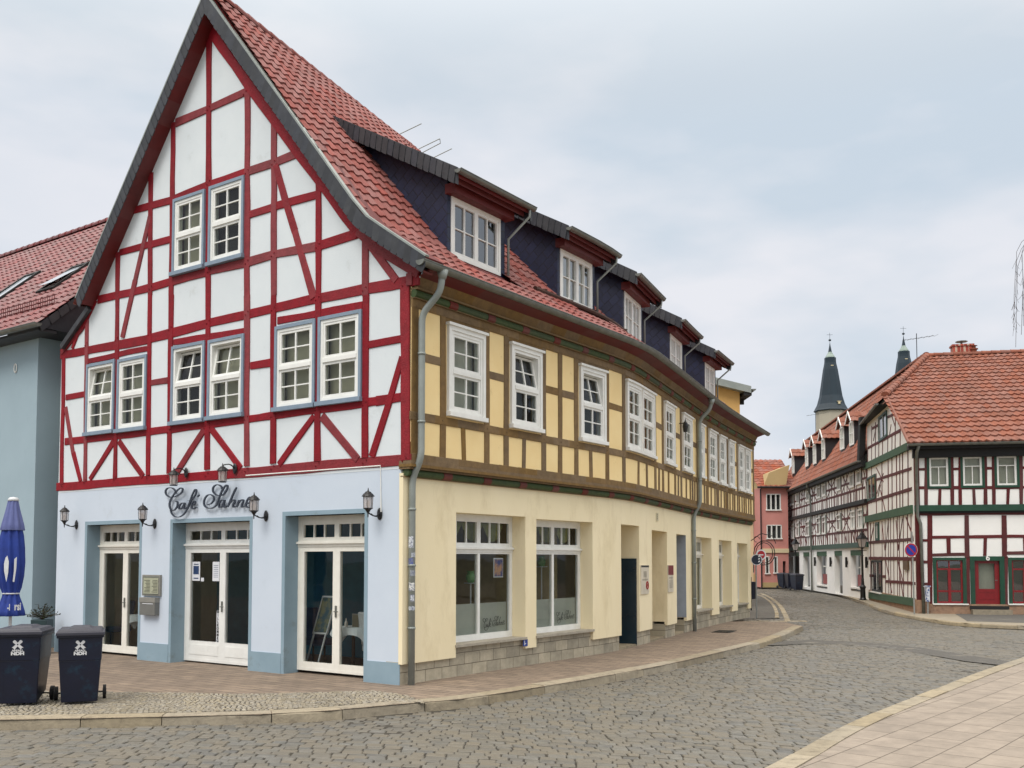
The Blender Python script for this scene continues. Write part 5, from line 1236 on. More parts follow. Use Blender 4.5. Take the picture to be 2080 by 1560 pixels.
m.box(R1F,x0,x0+fw,c,dt,-.15,-.08);m.box(R1F,x1-fw,x1,c,dt,-.15,-.08);m.box(R1F,x0+fw,x1-fw,c,zg,-.15,-.082);m.box(R1F,x0+fw,x1-fw,dt-.1,dt,-.15,-.082)
m.box(R1F,x0+fw,x1-fw,zg-.12,zg-.1,-.082,-.07);m.box(R1F,x0+fw+.0,x1-fw,c+.25,c+.27,-.082,-.07);dr=m.build('red_door',M_dkred,h1)
pane_(R1F,x0+fw,x1-fw,zg,dt-.1,-.11).build('pane',M_glass,dr);m=MB();m.box(R1F,x0,x1,c,d,-.3,-.28);m.build('lace_curtain',M_curt,dr);m=MB();m.tube([R1F.pt(x1-.08,c+.95,-.08),R1F.pt(x1-.08,c+.95,-.02),R1F.pt(x1-.16,c+.95,-.02)],.012,6);m.build('door_handle',M_zinc,dr)
textmesh('6',.28,'house_number',M_white,h1,((a+b)/2+.02,d-.06),R1F,o=.06,extr=.006,bold=.006)
m=MB();m.box(R1F,a-.05,b+.1,.18,.30,-.3,.12);m.build('door_step',M_blackw,h1);m=MB();m.box(R1F,a-.02,b+.14,-.05,.17,-.3,.42);m.build('door_step',M_kerb,h1)
# left gable wall
tb=MB();k_=[0]
def t4(a,b,w,o=.02):
    k_[0]+=1;p=F4(*a);q=F4(*b);tb.beam(R1L,p,q,w,-.02,o+.0005*(k_[0]%30),.012)
for a,b,w in [((600,382),(832,255),.13),((628,247),(672,222),.12),((740,165),(778,145),.12),((655,607),(908,525),.12),((578,772),(910,668),.14),((608,1047),(922,1024),.13),((608,1157),(935,1163),.14),((725,1320),(935,1335),.12),((614,1280),(636,1281),.12),((698,1285),(727,1286),.12)]:t4(a,b,w)
V4=[(600,395,520),(628,225,770),(655,200,495),(679,330,470),(705,325,460),(742,300,445),(772,290,430),(795,130,430),(830,255,400)]
for x,y0,y1 in V4:t4((x,y0),(x-2,y1),.065,.017)
for x,y0,y1 in [(590,520,760),(660,560,870),(700,470,860),(744,455,850),(771,445,845),(803,430,835),(826,420,830),(846,410,825),(884,398,818)]:t4((x,y0),(x+2,y1),.07,.017)
for x,y0,y1 in [(620,910,1415),(640,905,1160),(700,895,1400),(722,885,1410),(745,880,1420),(760,875,1425),(782,870,1430),(808,865,1435),(822,860,1440),(850,855,1445),(880,850,1450),(905,850,1455)]:t4((x,y0),(x+3,y1),.07,.017)
for a,b in [((660,520),(710,620)),((710,560),(665,700)),((690,640),(672,720)),((770,160),(795,235)),((765,215),(752,300)),((660,230),(640,330)),((700,905),(720,1100)),((745,900),(725,1100)),((800,890),(815,1090)),((845,880),(815,1100)),((870,870),(920,1010)),((725,1160),(770,1400)),((812,1160),(850,1430)),((855,1350),(815,1180)),((690,680),(730,850)),((640,940),(620,1040))]:t4(a,b,.06,.014)
tb.build('side_timber_frame',M_maro,h1)
for (a,b,hh) in (((575,518),(908,362),.3),((590,885),(918,812),.32),((618,1418),(935,1468),.3)):
    p=F4(*a);q=F4(*b);m=MB();m.beam(R1L,p,q,hh,-.05,.10,.004);m.build('green_beam',M_mgreen,h1)
for r,st in (((678,140,738,322),0),((598,578,656,748),0),((656,905,682,1032),0),((632,1172,702,1394),1)):
    a,b,c,d=rectf(F4,*r);m=MB();q=.1;m.box(R1L,a,a+q,c,d,-.1,.05);m.box(R1L,b-q,b,c,d,-.1,.05);m.box(R1L,a+q,b-q,d-q,d,-.1,.05);m.box(R1L,a+q,b-q,c,c+q,-.1,.06);um=(a+b)/2;m.box(R1L,um-.07,um+.07,c+q,d-q,-.1,.03)
    w_=m.build('green_framed_window' if not st else 'tall_side_window',M_dgreen if not st else M_blackw,h1)
    m=MB();m.box(R1L,a+q,a+q+.07,c+q,d-q,-.0,.02);m.box(R1L,um-.07-.0,um+.0,c+q,d-q,.03,.04);m.box(R1L,b-q-.07,b-q,c+q,d-q,0,.02);m.build('white_casement',M_white,w_)
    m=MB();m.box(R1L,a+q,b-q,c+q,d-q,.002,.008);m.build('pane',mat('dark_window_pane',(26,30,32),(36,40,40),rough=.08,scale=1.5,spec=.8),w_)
    if st:m=MB();m.box(R1L,a,b,c-.05,c,0,.15);m.build('sill',M_white,w_)
a,b,c,d=rectf(F4,858,1175,893,1240);m=MB();m.box(R1L,a,b,c,d,.03,.07);tag(m.build('bronze_plaque',mat('bronze_plaque_metal',(96,72,36),(80,58,28),rough=.5,metal=.3,scale=8)),'small brown plaque on the timbered side wall below the no parking sign','sign')
# roofs
SL=.458
def eF(u,o):z=6.25+SL*(.5-o);return R1F.pt(u,z,o)
KN=Vector((20.1,47.3,11.8))
dK=KN-RC;uK=dK.dot(R1F.a);oK=dK.dot(R1F.n)
Lr=math.hypot(.5-oK,11.8-6.25)
def PF(s,t):
    f=t/Lr;o=.5+(oK-.5)*f;p=R1F.pt(s-.3,6.25+(11.8-6.25)*f,o);return p
# left verge runs up the side wall to the half hip, then along the hip to the ridge end
H1=Vector((16.02,41.8,8.95));uH=(H1-RC).dot(R1F.a);oH=(H1-RC).dot(R1F.n);fH=(.5-oH)/(.5-oK)
def uLeft(f):return (-.3+(uH-.12+.3)*f/fH) if f<fH else uH-.12+(uK-uH+.12)*(f-fH)/(1-fH)
m=MB();tilefield(m,PF,8.5,Lr,tw=.27,th=.62,clipf=lambda s,t:(s-.3)<uLeft(t/Lr)-.12,hgt=.05,lift=.06,prof='rom')
m.build('front_roof_tiles',M_tile2,h1)
m=MB();v=[R1F.pt(-.3,6.2,.5),R1F.pt(8.2,6.2,.5),R1F.pt(8.2,11.72,oK),R1F.pt(uK,11.72,oK),Vector((H1.x,H1.y,H1.z-.06))];m.add(v,[(0,1,2,3,4)])
bk=[R1F.pt(uK,11.7,oK),R1F.pt(8.2,11.7,oK),R1F.pt(8.2,6,oK-9),R1F.pt(uK,6,oK-9)];m.add(bk,[(0,1,2,3)])
m.box(R1F,-.3,8.2,6.05,6.22,.1,.45);m.build('roof_boarding',M_blackw,h1)
m=MB();m.box(R1F,-.1,7.0,5.75,6.05,-.05,.2);m.build('dark_eaves_boards',M_blackw,h1)
m=MB();ridgetiles(m,R1F.pt(uK-.1,11.85,oK),R1F.pt(8.2,11.85,oK),r=.16,step=.42);ridgetiles(m,H1+Vector((-.1,-.1,.06)),KN+Vector((0,0,.06)),r=.16,step=.42);m.build('ridge_tiles',M_tile2,h1)
m=MB();a=PF(0,0);b=PF(uH+.3-.1,fH*Lr);b=Vector((H1.x,H1.y,H1.z));m.tube([a+Vector((0,0,.03)),b+Vector((0,0,.03))],.06,6);m.build('verge_tiles',M_tile2,h1)
m=MB();halfgutter(m,[R1F.pt(-.35+i*1.2,6.22,.58) for i in range(8)],r=.08);m.build('eaves_gutter',M_zinc,h1)
m=MB();m.tube([R1F.pt(.05,6.2,.58),R1F.pt(.0,5.95,.4),R1F.pt(.02,5.7,.14),R1F.pt(.02,3.6,.14),R1F.pt(.12,3.3,.14),R1F.pt(.16,0,.14)],.06,10);m.build('downpipe',M_zinc,h1,smooth=True)
H2=Vector((17.75,48.7,9.0))
def PH(s,t):
    f=t/4.2;a=H1+(H2-H1)*(s/7.2);a=a+Vector((-.35,.05,-.28));return a.lerp(KN,f)
m=MB();tilefield(m,PH,7.2,4.2,tw=.36,th=.4,hgt=.05,prof='rom');m.build('half_hip_tiles',M_tile2,h1)
m=MB();m.add([H1+Vector((-.35,.05,-.36)),H2+Vector((-.35,.05,-.36)),KN-Vector((0,0,.1))],[(0,1,2)]);m.add([H1+Vector((-.35,.05,-.33)),H2+Vector((-.35,.05,-.33)),H2+Vector((.1,0,-.33)),H1+Vector((.1,0,-.33))],[(0,1,2,3)]);m.build('half_hip_boarding',M_blackw,h1)
m=MB();halfgutter(m,[H1+Vector((-.42,0,-.3)),H2+Vector((-.42,0,-.3))],r=.07);m.build('half_hip_gutter',M_zinc,h1)
# chimney and pot
def onF(px,py):
    # point on the front roof ridge line for a given picture column
    r=ray(px,py);p0=R1F.pt(0,0,oK);d=R1F.a;k=(r.x*p0.y-r.y*p0.x)/(r.y*d.x-r.x*d.y);return k
u=onF(1956,720)
m=MB();m.box(R1F,u-.45,u+.45,11.4,12.25,oK-.5,oK+.05);m.box(R1F,u-.5,u+.5,12.26,12.34,oK-.55,oK+.1);ch=m.build('chimney',brickmat('red_chimney_brick',(176,84,66),(150,66,54),(190,170,150),.24,.08,.012,rot=0,bump=.5),h1);uvset(ch,R1F,lambda v:(v.x,v.z))
m=MB();m.lathe([(.05,12.3),(.05,12.5),(.28,12.5),(.28,12.53),(0,12.53)],8,tuple(R1F.pt(u,0,oK-.25)));m.build('chimney_cowl',M_zinc,ch)
u=onF(1978,720);m=MB();m.lathe([(.14,11.6),(.14,12.05),(.2,12.06),(.2,12.1),(.1,12.12),(.1,12.22),(.18,12.24),(0,12.3)],12,tuple(R1F.pt(u,0,oK)));m.build('vent_pot',M_tile2,h1)
# ---- the long house further down the street
h2=thing('long_timber_house',(17.6,48.6,0),'long white half timbered house with roof dormers and green ground floor band down the street','house')
f2=lambda x,y,o=0:R2.inv(*z4(x,y),o)
LN=27.5
OPN=[rectf(f2,*r) for r in [(45,1115,118,1372),(145,1115,190,1360),(240,1110,312,1368),(365,1105,420,1408),(477,1100,560,1390)]]
OPN=[(a,b,max(c,.0),d) for a,b,c,d in OPN]
W2=[rectf(f2,*r) for r in [(60,690,82,782),(100,672,119,772),(168,655,192,755),(244,622,269,732),(282,603,306,717),(386,555,411,678),(476,525,506,655),(524,502,557,632),(62,920,84,1018),(98,905,118,1005),(165,898,191,1000),(244,870,269,990),(282,862,306,985),(384,848,412,962),(483,823,513,952),(534,810,567,947)]]
m=MB();wall(m,R2,0,LN,0,6.9,OPN+W2,-.3,0);m.box(R2,LN-.3,LN,0,6.9,-6,-.3);m.build('white_wall',M_wp,h2)
tb=MB();k_=[0]
def b2(p,q,w,o=.02):k_[0]+=1;tb.beam(R2,p,q,w,-.02,o+.0006*(k_[0]%25),.01)
zr=[6.75,5.42,5.15]
def lev(x0,y0,x1,y1):a=f2(x0,y0);b=f2(x1,y1);return a,b
for l,w in (((40,825,582,657),.12),((130,700,582,545),.0),((40,890,590,772),.13),((40,1020,602,955),.12)):
    if w:a,b=lev(*l);b2((a[0],a[1]),(b[0],b[1]),w)
zmU=f2(440,640)[1];zmL=f2(440,880)[1];zs2=f2(300,740)[1];zlo=4.95;zs1=f2(300,990)[1]
allw=sorted(W2[:8],key=lambda r:r[0]);
us=[0.15]
for a,b,c,d in allw:us+=[a-.09,b+.09]
us.append(LN-.2);us=sorted(us);ex=[]
for a,b in zip(us,us[1:]):
    inw=any(x<(a+b)/2<y for x,y,_,_ in allw)
    if not inw and b-a>1.3:ex+=[a+(b-a)*(i+1)/(int((b-a)/.8)+1) for i in range(int((b-a)/.8))]
    if not inw and b-a>.5:
        b2((a,zmU),(b,zmU),.11);b2((a,zmL),(b,zmL),.11)
        if b-a>.9:
            for zA,zB in ((zs2,6.75),(zs1,4.5)):
                mm=(zA+zB)/2;b2((a+.05,zA),(b-.05,zB),.065,.012);b2((b-.05,zA),(a+.05,zB),.065,.010)
lo_=2.86
for x in us+ex:
    b2((x,5.0),(x+.03,6.8),.085,.016);b2((x,lo_),(x+.02,4.75),.085,.016)
x=.5
while x<LN-.5:
    b2((x,5.0),(x,zs2),.07,.014);b2((x,lo_),(x,zs1),.07,.014)
    if int(x*1.3)%3==0:b2((x,lo_),(x+.5,zs1),.1,.009)
    x+=.62
tb.box(R2,-.02,.14,2.86,6.9,-.02,.03);tb.build('timber_frame',M_maro,h2)
m=MB();a,b=lev(40,865,583,725);m.box(R2,0,LN,4.78,4.98,-.05,.18);m.build('black_jetty_board',M_blackw,h2)
m=MB();m.box(R2,0,LN,2.60,2.86,-.05,.10);m.build('green_band',M_dgreen,h2)
for a,b,c,d in W2:
    m=MB();fw=.07;m.box(R2,a,a+fw,c,d,-.1,.05);m.box(R2,b-fw,b,c,d,-.1,.05);m.box(R2,a,b,d-fw,d,-.1,.052);m.box(R2,a,b,c-.04,c+fw,-.1,.08);um=(a+b)/2;m.box(R2,um-.035,um+.035,c,d,-.1,.03);zt=c+(d-c)*.68;m.box(R2,a,b,zt-.03,zt+.03,-.1,.028)
    w_=m.build('window',M_white,h2);m=MB();m.box(R2,a+fw,b-fw,c+fw,d-fw,-.05,-.03);m.build('pane',MATS['dark_window_pane'],w_);m=MB();m.box(R2,a-.06,a,c,d+.06,0,.04);m.box(R2,b,b+.06,c,d+.06,0,.04);m.build('green_trim',M_dgreen,w_)
for i,(a,b,c,d) in enumerate(OPN):
    m=MB();m.box(R2,a,b,d-.28,d,-.3,-.02);w_=m.build('green_header_panel' if i!=3 else 'green_door_header',M_mgreen if i else M_dgreen,h2)
    m=MB();m.box(R2,a,b,c,d-.28,-.45,-.42);m.build('dark_glazing',MATS['dark_window_pane'],w_)
    if i in(2,4):
        m=MB();m.box(R2,a+.1,b-.1,c+.25,c+.85,-.40,-.34);m.build('red_lower_panel',M_dkred,w_);m=MB();m.box(R2,a-.02,b+.02,c+.12,c+.2,-.4,.06);m.build('white_sill',M_white,w_)
        m=MB();um=(a+b)/2;m.box(R2,um-.2,um-.14,c+.85,d-.3,-.40,-.36);m.box(R2,um+.3,um+.75,c+.85,d-.3,-.41,-.38);m.box(R2,a+.15,b-.15,d-.95,d-.88,-.4,-.35);m.build('white_glazing_bars',M_white,w_)
    if i==0:m=MB();m.box(R2,b-.7,b-.1,c,d-.3,-.41,-.38);m.build('pale_door_panel',M_curt,w_)
def wl(x0,y0,y1):
    a=f2(x0,y0,.06);b=f2(x0,y1,.06);return a[0],b[1],a[1]
SW=thing('slim_wall_light',(0,0,0),'x','wall light','slim dark wall lights between the openings of the long house');m=MB();m.tube([(0,-.08,-.55),(0,-.08,.0)],.06,8);m.build('shade',M_black,SW);m=MB();m.lbox(-.04,.04,-.08,0,-.4,-.2);m.build('bracket',M_black,SW)
for i,((x,y0,y1),lab) in enumerate(zip([(590,1148,1207),(449,1150,1207),(337,1150,1208),(227,1150,1205)],['slim dark wall light just right of the lamp post, nearest of the row','slim dark wall light between the open green door and the right red panelled window','slim dark wall light between the left red panelled window and the green door','slim dark wall light beside the drainpipe, farthest of the row'])):
    u,za,zb=wl(x,y0,y1);o=SW if i==0 else copy_tree(SW);o.location=R2.pt(u,zb,0);o.rotation_euler=(0,0,math.atan2(R2.n.x,-R2.n.y));o['label']=lab
# roof of the long house
E0=R2.pt(-.1,6.9,.35);E1=R2.pt(LN,6.9,.35);K1=Vector((24.9,83.4,11.8));LT2=math.hypot(2.9,4.9)
def P2(s,t):f=t/LT2;a=E0.lerp(E1,s/27.6);b=KN.lerp(K1,s/27.6);return a.lerp(b,f)
m=MB();tilefield(m,P2,27.6,LT2,tw=.36,th=.40,hgt=.05,prof='rom');m.build('roof_tiles',M_tile2,h2)
m=MB();v=[E0,E1,K1,KN];m.add([Vector((p.x+.03,p.y,p.z-.1)) for p in v],[(0,1,2,3)]);bq=[KN,K1,K1+Vector((5,0,-5)),KN+Vector((5,0,-5))];m.add(bq,[(0,1,2,3)])
m.box(R2,-.1,LN,6.6,6.85,-.1,.32);m.build('roof_boarding',M_blackw,h2)
m=MB();ridgetiles(m,KN+Vector((0,0,.1)),K1+Vector((0,0,.1)),r=.16,step=.5);m.build('ridge_tiles',M_tile2,h2)
m=MB();halfgutter(m,[R2.pt(-.1+i*3.0,6.88,.42) for i in range(10)],r=.09);m.build('eaves_gutter',M_zinc,h2)
u=f2(160,640,.5)[0];m=MB();ud=f2(200,900,.1)[0];m.tube([R2.pt(u,6.85,.42),R2.pt(u,6.6,.4),R2.pt(ud,6.1,.12),R2.pt(ud,0,.12)],.06,8);m.build('downpipe',M_zinc,h2)
m=MB();vv=[R2.pt(-.12,6.7,.4),R2.pt(-.12,7.0,.4),KN+Vector((-.2,.1,.05)),KN+Vector((-.1,.1,-.5))]
a_=R2.pt(-.1,6.75,.42);b_=R1L.pt(12.2,9.05,.3);m.hexa([a_,a_+Vector((.3,0,0)),a_+Vector((.3,.3,0)),a_+Vector((0,.3,0)),b_,b_+Vector((.3,0,0)),b_+Vector((.3,.3,0)),b_+Vector((0,.3,0))]);m.build('black_verge_board',M_blackw,h2)
# roof dormers on the long house (all one kind, each with its own window)
def on2(px,py):
    n=(E1-E0).cross(KN-E0);r=ray(px,py);o=Vector((0,0,EYE));t=(E0-o).dot(n)/r.dot(n);return o+r*t
ax=R2.a;ang=math.atan2(R2.n.x,-R2.n.y)
def gdormer():
    t=thing('roof_dormer',(0,0,0),'x','dormer','small gabled dormers in the long tiled roof');X=Flat()
    m=MB();w_,h_=.5,1.45
    for s in(-1,1):m.lbox(min(s*w_,s*(w_-.05)),max(s*w_,s*(w_-.05)),0,1.6,-.1,h_)
    m.lbox(-w_+.05,w_-.05,0,.05,-.1,.12);m.hexa([Vector(q) for q in [(-w_,.02,h_),(w_,.02,h_),(w_,.1,h_),(-w_,.1,h_),(-.02,.02,h_+.5),(.02,.02,h_+.5),(.02,.1,h_+.5),(-.02,.1,h_+.5)]]);m.build('dormer_cheeks',mat('dark_dormer_slate',(40,38,42),(30,30,34),rough=.6,scale=8),t)
    m=MB();sash(m,X,-w_+.05,w_-.05,.12,h_-.02,.0,.06,fw=.09,cols=2,rows=2,bar=.04);m.build('window_frame',M_white,t)
    m=MB();m.lbox(-w_+.1,w_-.1,.01,.03,.15,h_-.05);m.build('pane',M_curt,t)
    m=MB()
    for s in(-1,1):
        def P(a,b,s=s):return Vector((s*(.68-.68*b/.85),-.22+a*1.0,h_-.08+.58*b/.85))
        tilefield(m,P,2.0,.85,tw=.33,th=.42,hgt=.04,prof='rom')
    m.build('dormer_roof_tiles',M_tile2,t)
    m=MB()
    for s in(-1,1):m.hexa([Vector(q) for q in [(s*.70,-.24,h_-.16),(s*.70,-.2,h_-.16),(0,-.2,h_+.42),(0,-.24,h_+.42),(s*.70,-.24,h_-.04),(s*.70,-.2,h_-.04),(0,-.2,h_+.56),(0,-.24,h_+.56)]])
    m.build('white_barge_boards',M_white,t);return t
D0=gdormer();L5=['nearest small dormer, close to the corner house, in the long tiled roof','second nearest dormer, overlapping the nearest one','middle dormer of the long roof, right one of three close together','dormer between two others in the group of three','dormer at the left of the close group of three','last small dormer at the far left end of the roof']
for i,((x,y),lab) in enumerate(zip([(490,378),(422,408),(290,475),(228,508),(172,525),(76,575)],L5)):
    o=D0 if i==0 else copy_tree(D0);p=on2(*z4(x,y));o.location=p;o.rotation_euler=(0,0,ang);o['label']=lab
# aerials
def aerial(p,h,lab,nm='roof_aerial'):
    t=thing(nm,p,lab,'aerial');m=MB();m.tube([p,p+Vector((0,0,h))],.022,5);m.build('mast',M_black,t);m=MB();q=p+Vector((0,0,h*.85));m.tube([q-Vector((.8,0,.12)),q+Vector((1.0,0,.16))],.012,4)
    for k in range(7):c=q+Vector((-.7+.3*k,0,-.1+.045*k));m.tube([c-Vector((0,.3,0)),c+Vector((0,.3,0))],.007,4)
    m.build('antenna_rods',M_black,t)
def atd(px,py,Y):r=ray(px,py);return Vector((r.x/r.y*Y,Y,EYE+r.z/r.y*Y))
aerial(atd(1863,745,55),1.9,'tall aerial standing on the orange roof near the hip of the corner house');aerial(atd(1657,880,88),2.0,'aerial on the far end of the long roof, in front of the church tower')
# ================================================================ FAR BUILDINGS
M_pink=mat('salmon_pink_plaster',(204,142,134),(194,132,124),rough=.9,scale=.8,dirt=((184,128,112),.6,.85,1.2));M_ochre=mat('ochre_plaster',(206,166,104),(198,156,94),rough=.9,scale=.6);M_tan=mat('tan_plaster',(186,164,120),(178,156,112),rough=.9,scale=.6);M_crm=mat('cream_plaster',(222,206,170),(214,198,162),rough=.9,scale=.6)
PK=Plane((atd(1546,1100,70).x,70,0),(1,.02),1)
if PK.n.y>0:PK=Plane(PK.C,(1,.02),-1)
pk=thing('pink_house',PK.C,'salmon pink rendered house with white framed windows at the bend of the street','house')
fp=lambda x,y,o=0:PK.inv(x,y,o)
def rp(x0,y0,x1,y1):a=fp(x0,y0);b=fp(x1,y1);return a[0],b[0],b[1],a[1]
PW=[rp(*r) for r in [(1556,1003,1586,1035),(1557,1066,1588,1093),(1554,1130,1563,1164),(1571,1130,1580,1163)]];pd=rp(1590,1140,1597,1192)
m=MB();wall(m,PK,0,1.95,0,7.1,PW+[(pd[0],pd[1],.0,pd[3])],-.3,0);m.box(PK,1.8,1.95,0,7.1,-8,-.3);m.box(PK,0,.1,0,7.1,-8,-.3);m.build('pink_wall',M_pink,pk)
m=MB();m.box(PK,-.02,1.96,2.45,2.75,0,.08);m.build('cream_band',M_crm,pk);m=MB();m.box(PK,0,1.95,0,.35,0,.03);m.build('tan_base',M_tan,pk)
for i,(a,b,c,d) in enumerate(PW):
    m=MB();f=.06;m.box(PK,a,a+f,c,d,-.12,.03);m.box(PK,b-f,b,c,d,-.12,.03);m.box(PK,a,b,d-f,d,-.12,.03);m.box(PK,a-.05,b+.05,c-.08,c,-.1,.1)
    if i<2:
        for k in(1,2):x=a+(b-a)*k/3;m.box(PK,x-.04,x+.04,c,d,-.12,.02)
    w_=m.build('window',M_white,pk);m=MB();m.box(PK,a,b,c,d,-.16,-.14);m.build('pane',MATS['dark_window_pane'],w_)
m=MB();m.box(PK,pd[0],pd[1],0,pd[3],-.4,-.3);m.build('door',M_blackw,pk)
m=MB();m.tube([PK.pt(-.02,7.0,.1),PK.pt(-.02,0,.1)],.05,6);m.tube([PK.pt(-.3,7.1,.35),PK.pt(2.3,7.1,.35)],.08,6);m.build('gutter_and_downpipe',M_blackw,pk)
def PPk(s,t):return PK.pt(s-.3,7.15+t*.5,.3-t*.85)
m=MB();tilefield(m,PPk,2.9,4.6,tw=.36,th=.4,hgt=.05,prof='rom');m.build('roof_tiles',mat('brown_red_tile',(150,84,62),(126,68,52),rough=.7,scale=1.2,var=.15),pk)
m=MB();tp=[(1550,992),(1597,984),(1604,944),(1562,960)]
P0=[fp(x,y,.2) for x,y in tp];m.add([PK.pt(u,z,.2) for u,z in P0]+[PK.pt(u,z,-3) for u,z in P0],[(0,1,2,3),(7,6,5,4),(0,4,5,1),(1,5,6,2),(2,6,7,3),(3,7,4,0)]);m.build('tan_dormer_face',M_tan,pk)
cr_=thing('cream_house',atd(1530,1190,71),'narrow cream house with red mansard roof left of the pink house','house')
Cx=atd(1500,1190,72).x;CP=Plane((Cx,72,0),(1,0.0),-1)
if CP.n.y>0:CP=Plane((Cx,72,0),(1,0),1)
wd=atd(1545,1190,72).x-Cx
m=MB();m.box(CP,0,wd,0,4.9,-6,0);m.build('cream_wall',M_crm,cr_)
for x0,y0,x1,y1 in ((1530,1060,1536,1092),(1529,1135,1534,1163)):
    a=CP.inv(x0,y0);b=CP.inv(x1,y1);m=MB();m.box(CP,a[0],b[0],b[1],a[1],-.05,.03);w_=m.build('window',M_greym,cr_);m=MB();m.box(CP,a[0]+.03,b[0]-.03,b[1]+.05,a[1]-.05,.03,.035);m.build('pane',MATS['dark_window_pane'],w_)
def PC(s,t):return CP.pt(s-.2,4.9+t*.93,.2-t*.37)
m=MB();tilefield(m,PC,wd+.3,2.6,tw=.36,th=.4,hgt=.05,prof='rom');m.build('mansard_tiles',MATS['brown_red_tile'],cr_)
def PC2(s,t):return CP.pt(s-.2,7.3+t*.42,-.76-t*.9)
m=MB();tilefield(m,PC2,wd+3.2,5.2,tw=.36,th=.4,hgt=.05,prof='rom');m.build('roof_tiles',MATS['brown_red_tile'],cr_)
m=MB();m.box(CP,1.0,wd+.1,0,.9,.4,.5);m.build('low_wall_railing',M_tan,cr_)
# ochre house behind the corner house
OY=43;ox=atd(1503,850,OY).x;OP=Plane((ox,OY,0),(-1,0),1)
if OP.n.y>0:OP=Plane((ox,OY,0),(-1,0),-1)
oh=thing('ochre_house',(ox,OY,0),'plain ochre gable with grey roof edge rising behind the far end of the yellow house','house')
zt=lambda px,py:atd(px,py,OY).z
m=MB();z1=zt(1503,792);z2=zt(1440,762)
v=[(0,0),(9,0),(9,z1+2.0),(2.5,z1+.85),(0,z1)]
m.add([OP.pt(u,z,0) for u,z in v]+[OP.pt(u,z,-14) for u,z in v],[(0,1,2,3,4),(9,8,7,6,5),(0,5,6,1),(0,4,9,5),(1,6,7,2)]);m.build('ochre_wall',M_ochre,oh)
m=MB();A_=[(-.42,z1+.1),(9,z1+2.45),(9,z1+2.1),(-.42,z1-.2)];m.add([OP.pt(u,z,.4) for u,z in A_]+[OP.pt(u,z,-14) for u,z in A_],[(0,1,2,3),(7,6,5,4),(0,4,5,1),(1,5,6,2),(2,6,7,3),(3,7,4,0)]);m.build('roof_slab',M_zinc2,oh)
m=MB();m.add([OP.pt(-.1,z1-.3,.35),OP.pt(-.45,z1-.3,.35),OP.pt(-.45,z1-.3,-14),OP.pt(-.1,z1-.3,-14),OP.pt(-.1,z1-.1,.35),OP.pt(-.45,z1-.1,.35),OP.pt(-.45,z1-.1,-14),OP.pt(-.1,z1-.1,-14)],[(0,1,2,3),(4,7,6,5),(0,4,5,1),(1,5,6,2),(2,6,7,3),(3,7,4,0)])
for k in range(9):m.box(OP,-.4,-.01,z1-.5,z1-.31,-1.0-k*1.5,-.88-k*1.5)
m.build('dark_rafters',M_blackw,oh);m=MB();halfgutter(m,[OP.pt(-.54,z1-.02,.4),OP.pt(-.54,z1-.02,-14)],r=.09);m.build('gutter',M_zinc,oh)
# church: two slender slate spires
M_spire=mat('dark_blue_slate_spire',(20,42,54),(14,32,44),rough=.5,scale=.8,bump=.02,stretch=(1,1,.15));M_copper=mat('pale_patinated_copper',(150,164,154),(120,136,130),rough=.5,scale=2);M_tower=mat('grey_beige_tower_render',(176,168,152),(166,158,142),rough=.9,scale=.3)
ct=thing('church',(0,0,0),'church with two slender dark slate spires rising behind the orange roofs','church')
def spire(px,ytip,ybase,Y):
    b=atd(px,ybase,Y);k=Y/F;X=b.x;c=(X,Y,0);zb=b.z
    def Z(y):return atd(px,y,Y).z
    s=(ybase-835);yy=lambda y:Z(y+s)
    m=MB();prof=[(33,835),(31,832),(26,822),(21.5,805),(18,780),(14,752),(11.2,738),(10.8,733)];m.lathe([(p*k*1.06,yy(y)) for p,y in prof]+[(11.5*k,yy(731)),(11.5*k,yy(727)),(0,yy(727))],8,c)
    q=m.build('spire',M_spire,ct)
    m=MB();m.lathe([(10.5*k,yy(728)),(9,yy(725)) if 0 else (9*k,yy(724)),(5.5*k,yy(719)),(3.6*k,yy(715))],8,c);m.build('copper_onion',M_copper,q)
    m=MB();m.lathe([(3.7*k,yy(715.2)),(2.4*k,yy(708)),(1.*k,yy(701)),(.35*k,yy(695)),(0,yy(694))],8,c);m.lathe([(0,yy(693.5)),(2.2*k,yy(692.5)),(2.8*k,yy(691)),(2.2*k,yy(689.5)),(0,yy(688.5))],10,c);m.tube([(X,Y,yy(694)),(X,Y,yy(676))],.35*k,5);m.tube([(X-6*k,Y,yy(680)),(X+6*k,Y,yy(680))],.3*k,4);m.build('finial_cross',M_spire,q)
    m=MB();m.lbox(X-2.6*k,X+2.6*k,Y-12.6*k,Y-11*k,yy(745),yy(743.6));m.lbox(X+6*k,X+10*k,Y-28.5*k,Y-25*k,yy(824.5),yy(820));m.lbox(X+4*k,X+13*k,Y-28.5*k,Y-25*k,yy(819.5),yy(818.7));m.build('hatch_lintel',M_crm,q)
    m=MB();m.lathe([(30*k,-1),(30*k,yy(835.2)),(0,yy(835))],8,c);m.build('tower_shaft',M_tower,ct)
    m=MB();m.lathe([(33*k,yy(836.5)),(33*k,yy(834.6)),(0,yy(834.5))],8,c);m.build('eaves_cornice',M_spire,ct)
spire(1688,676,835,150);spire(1838,666,822,152)
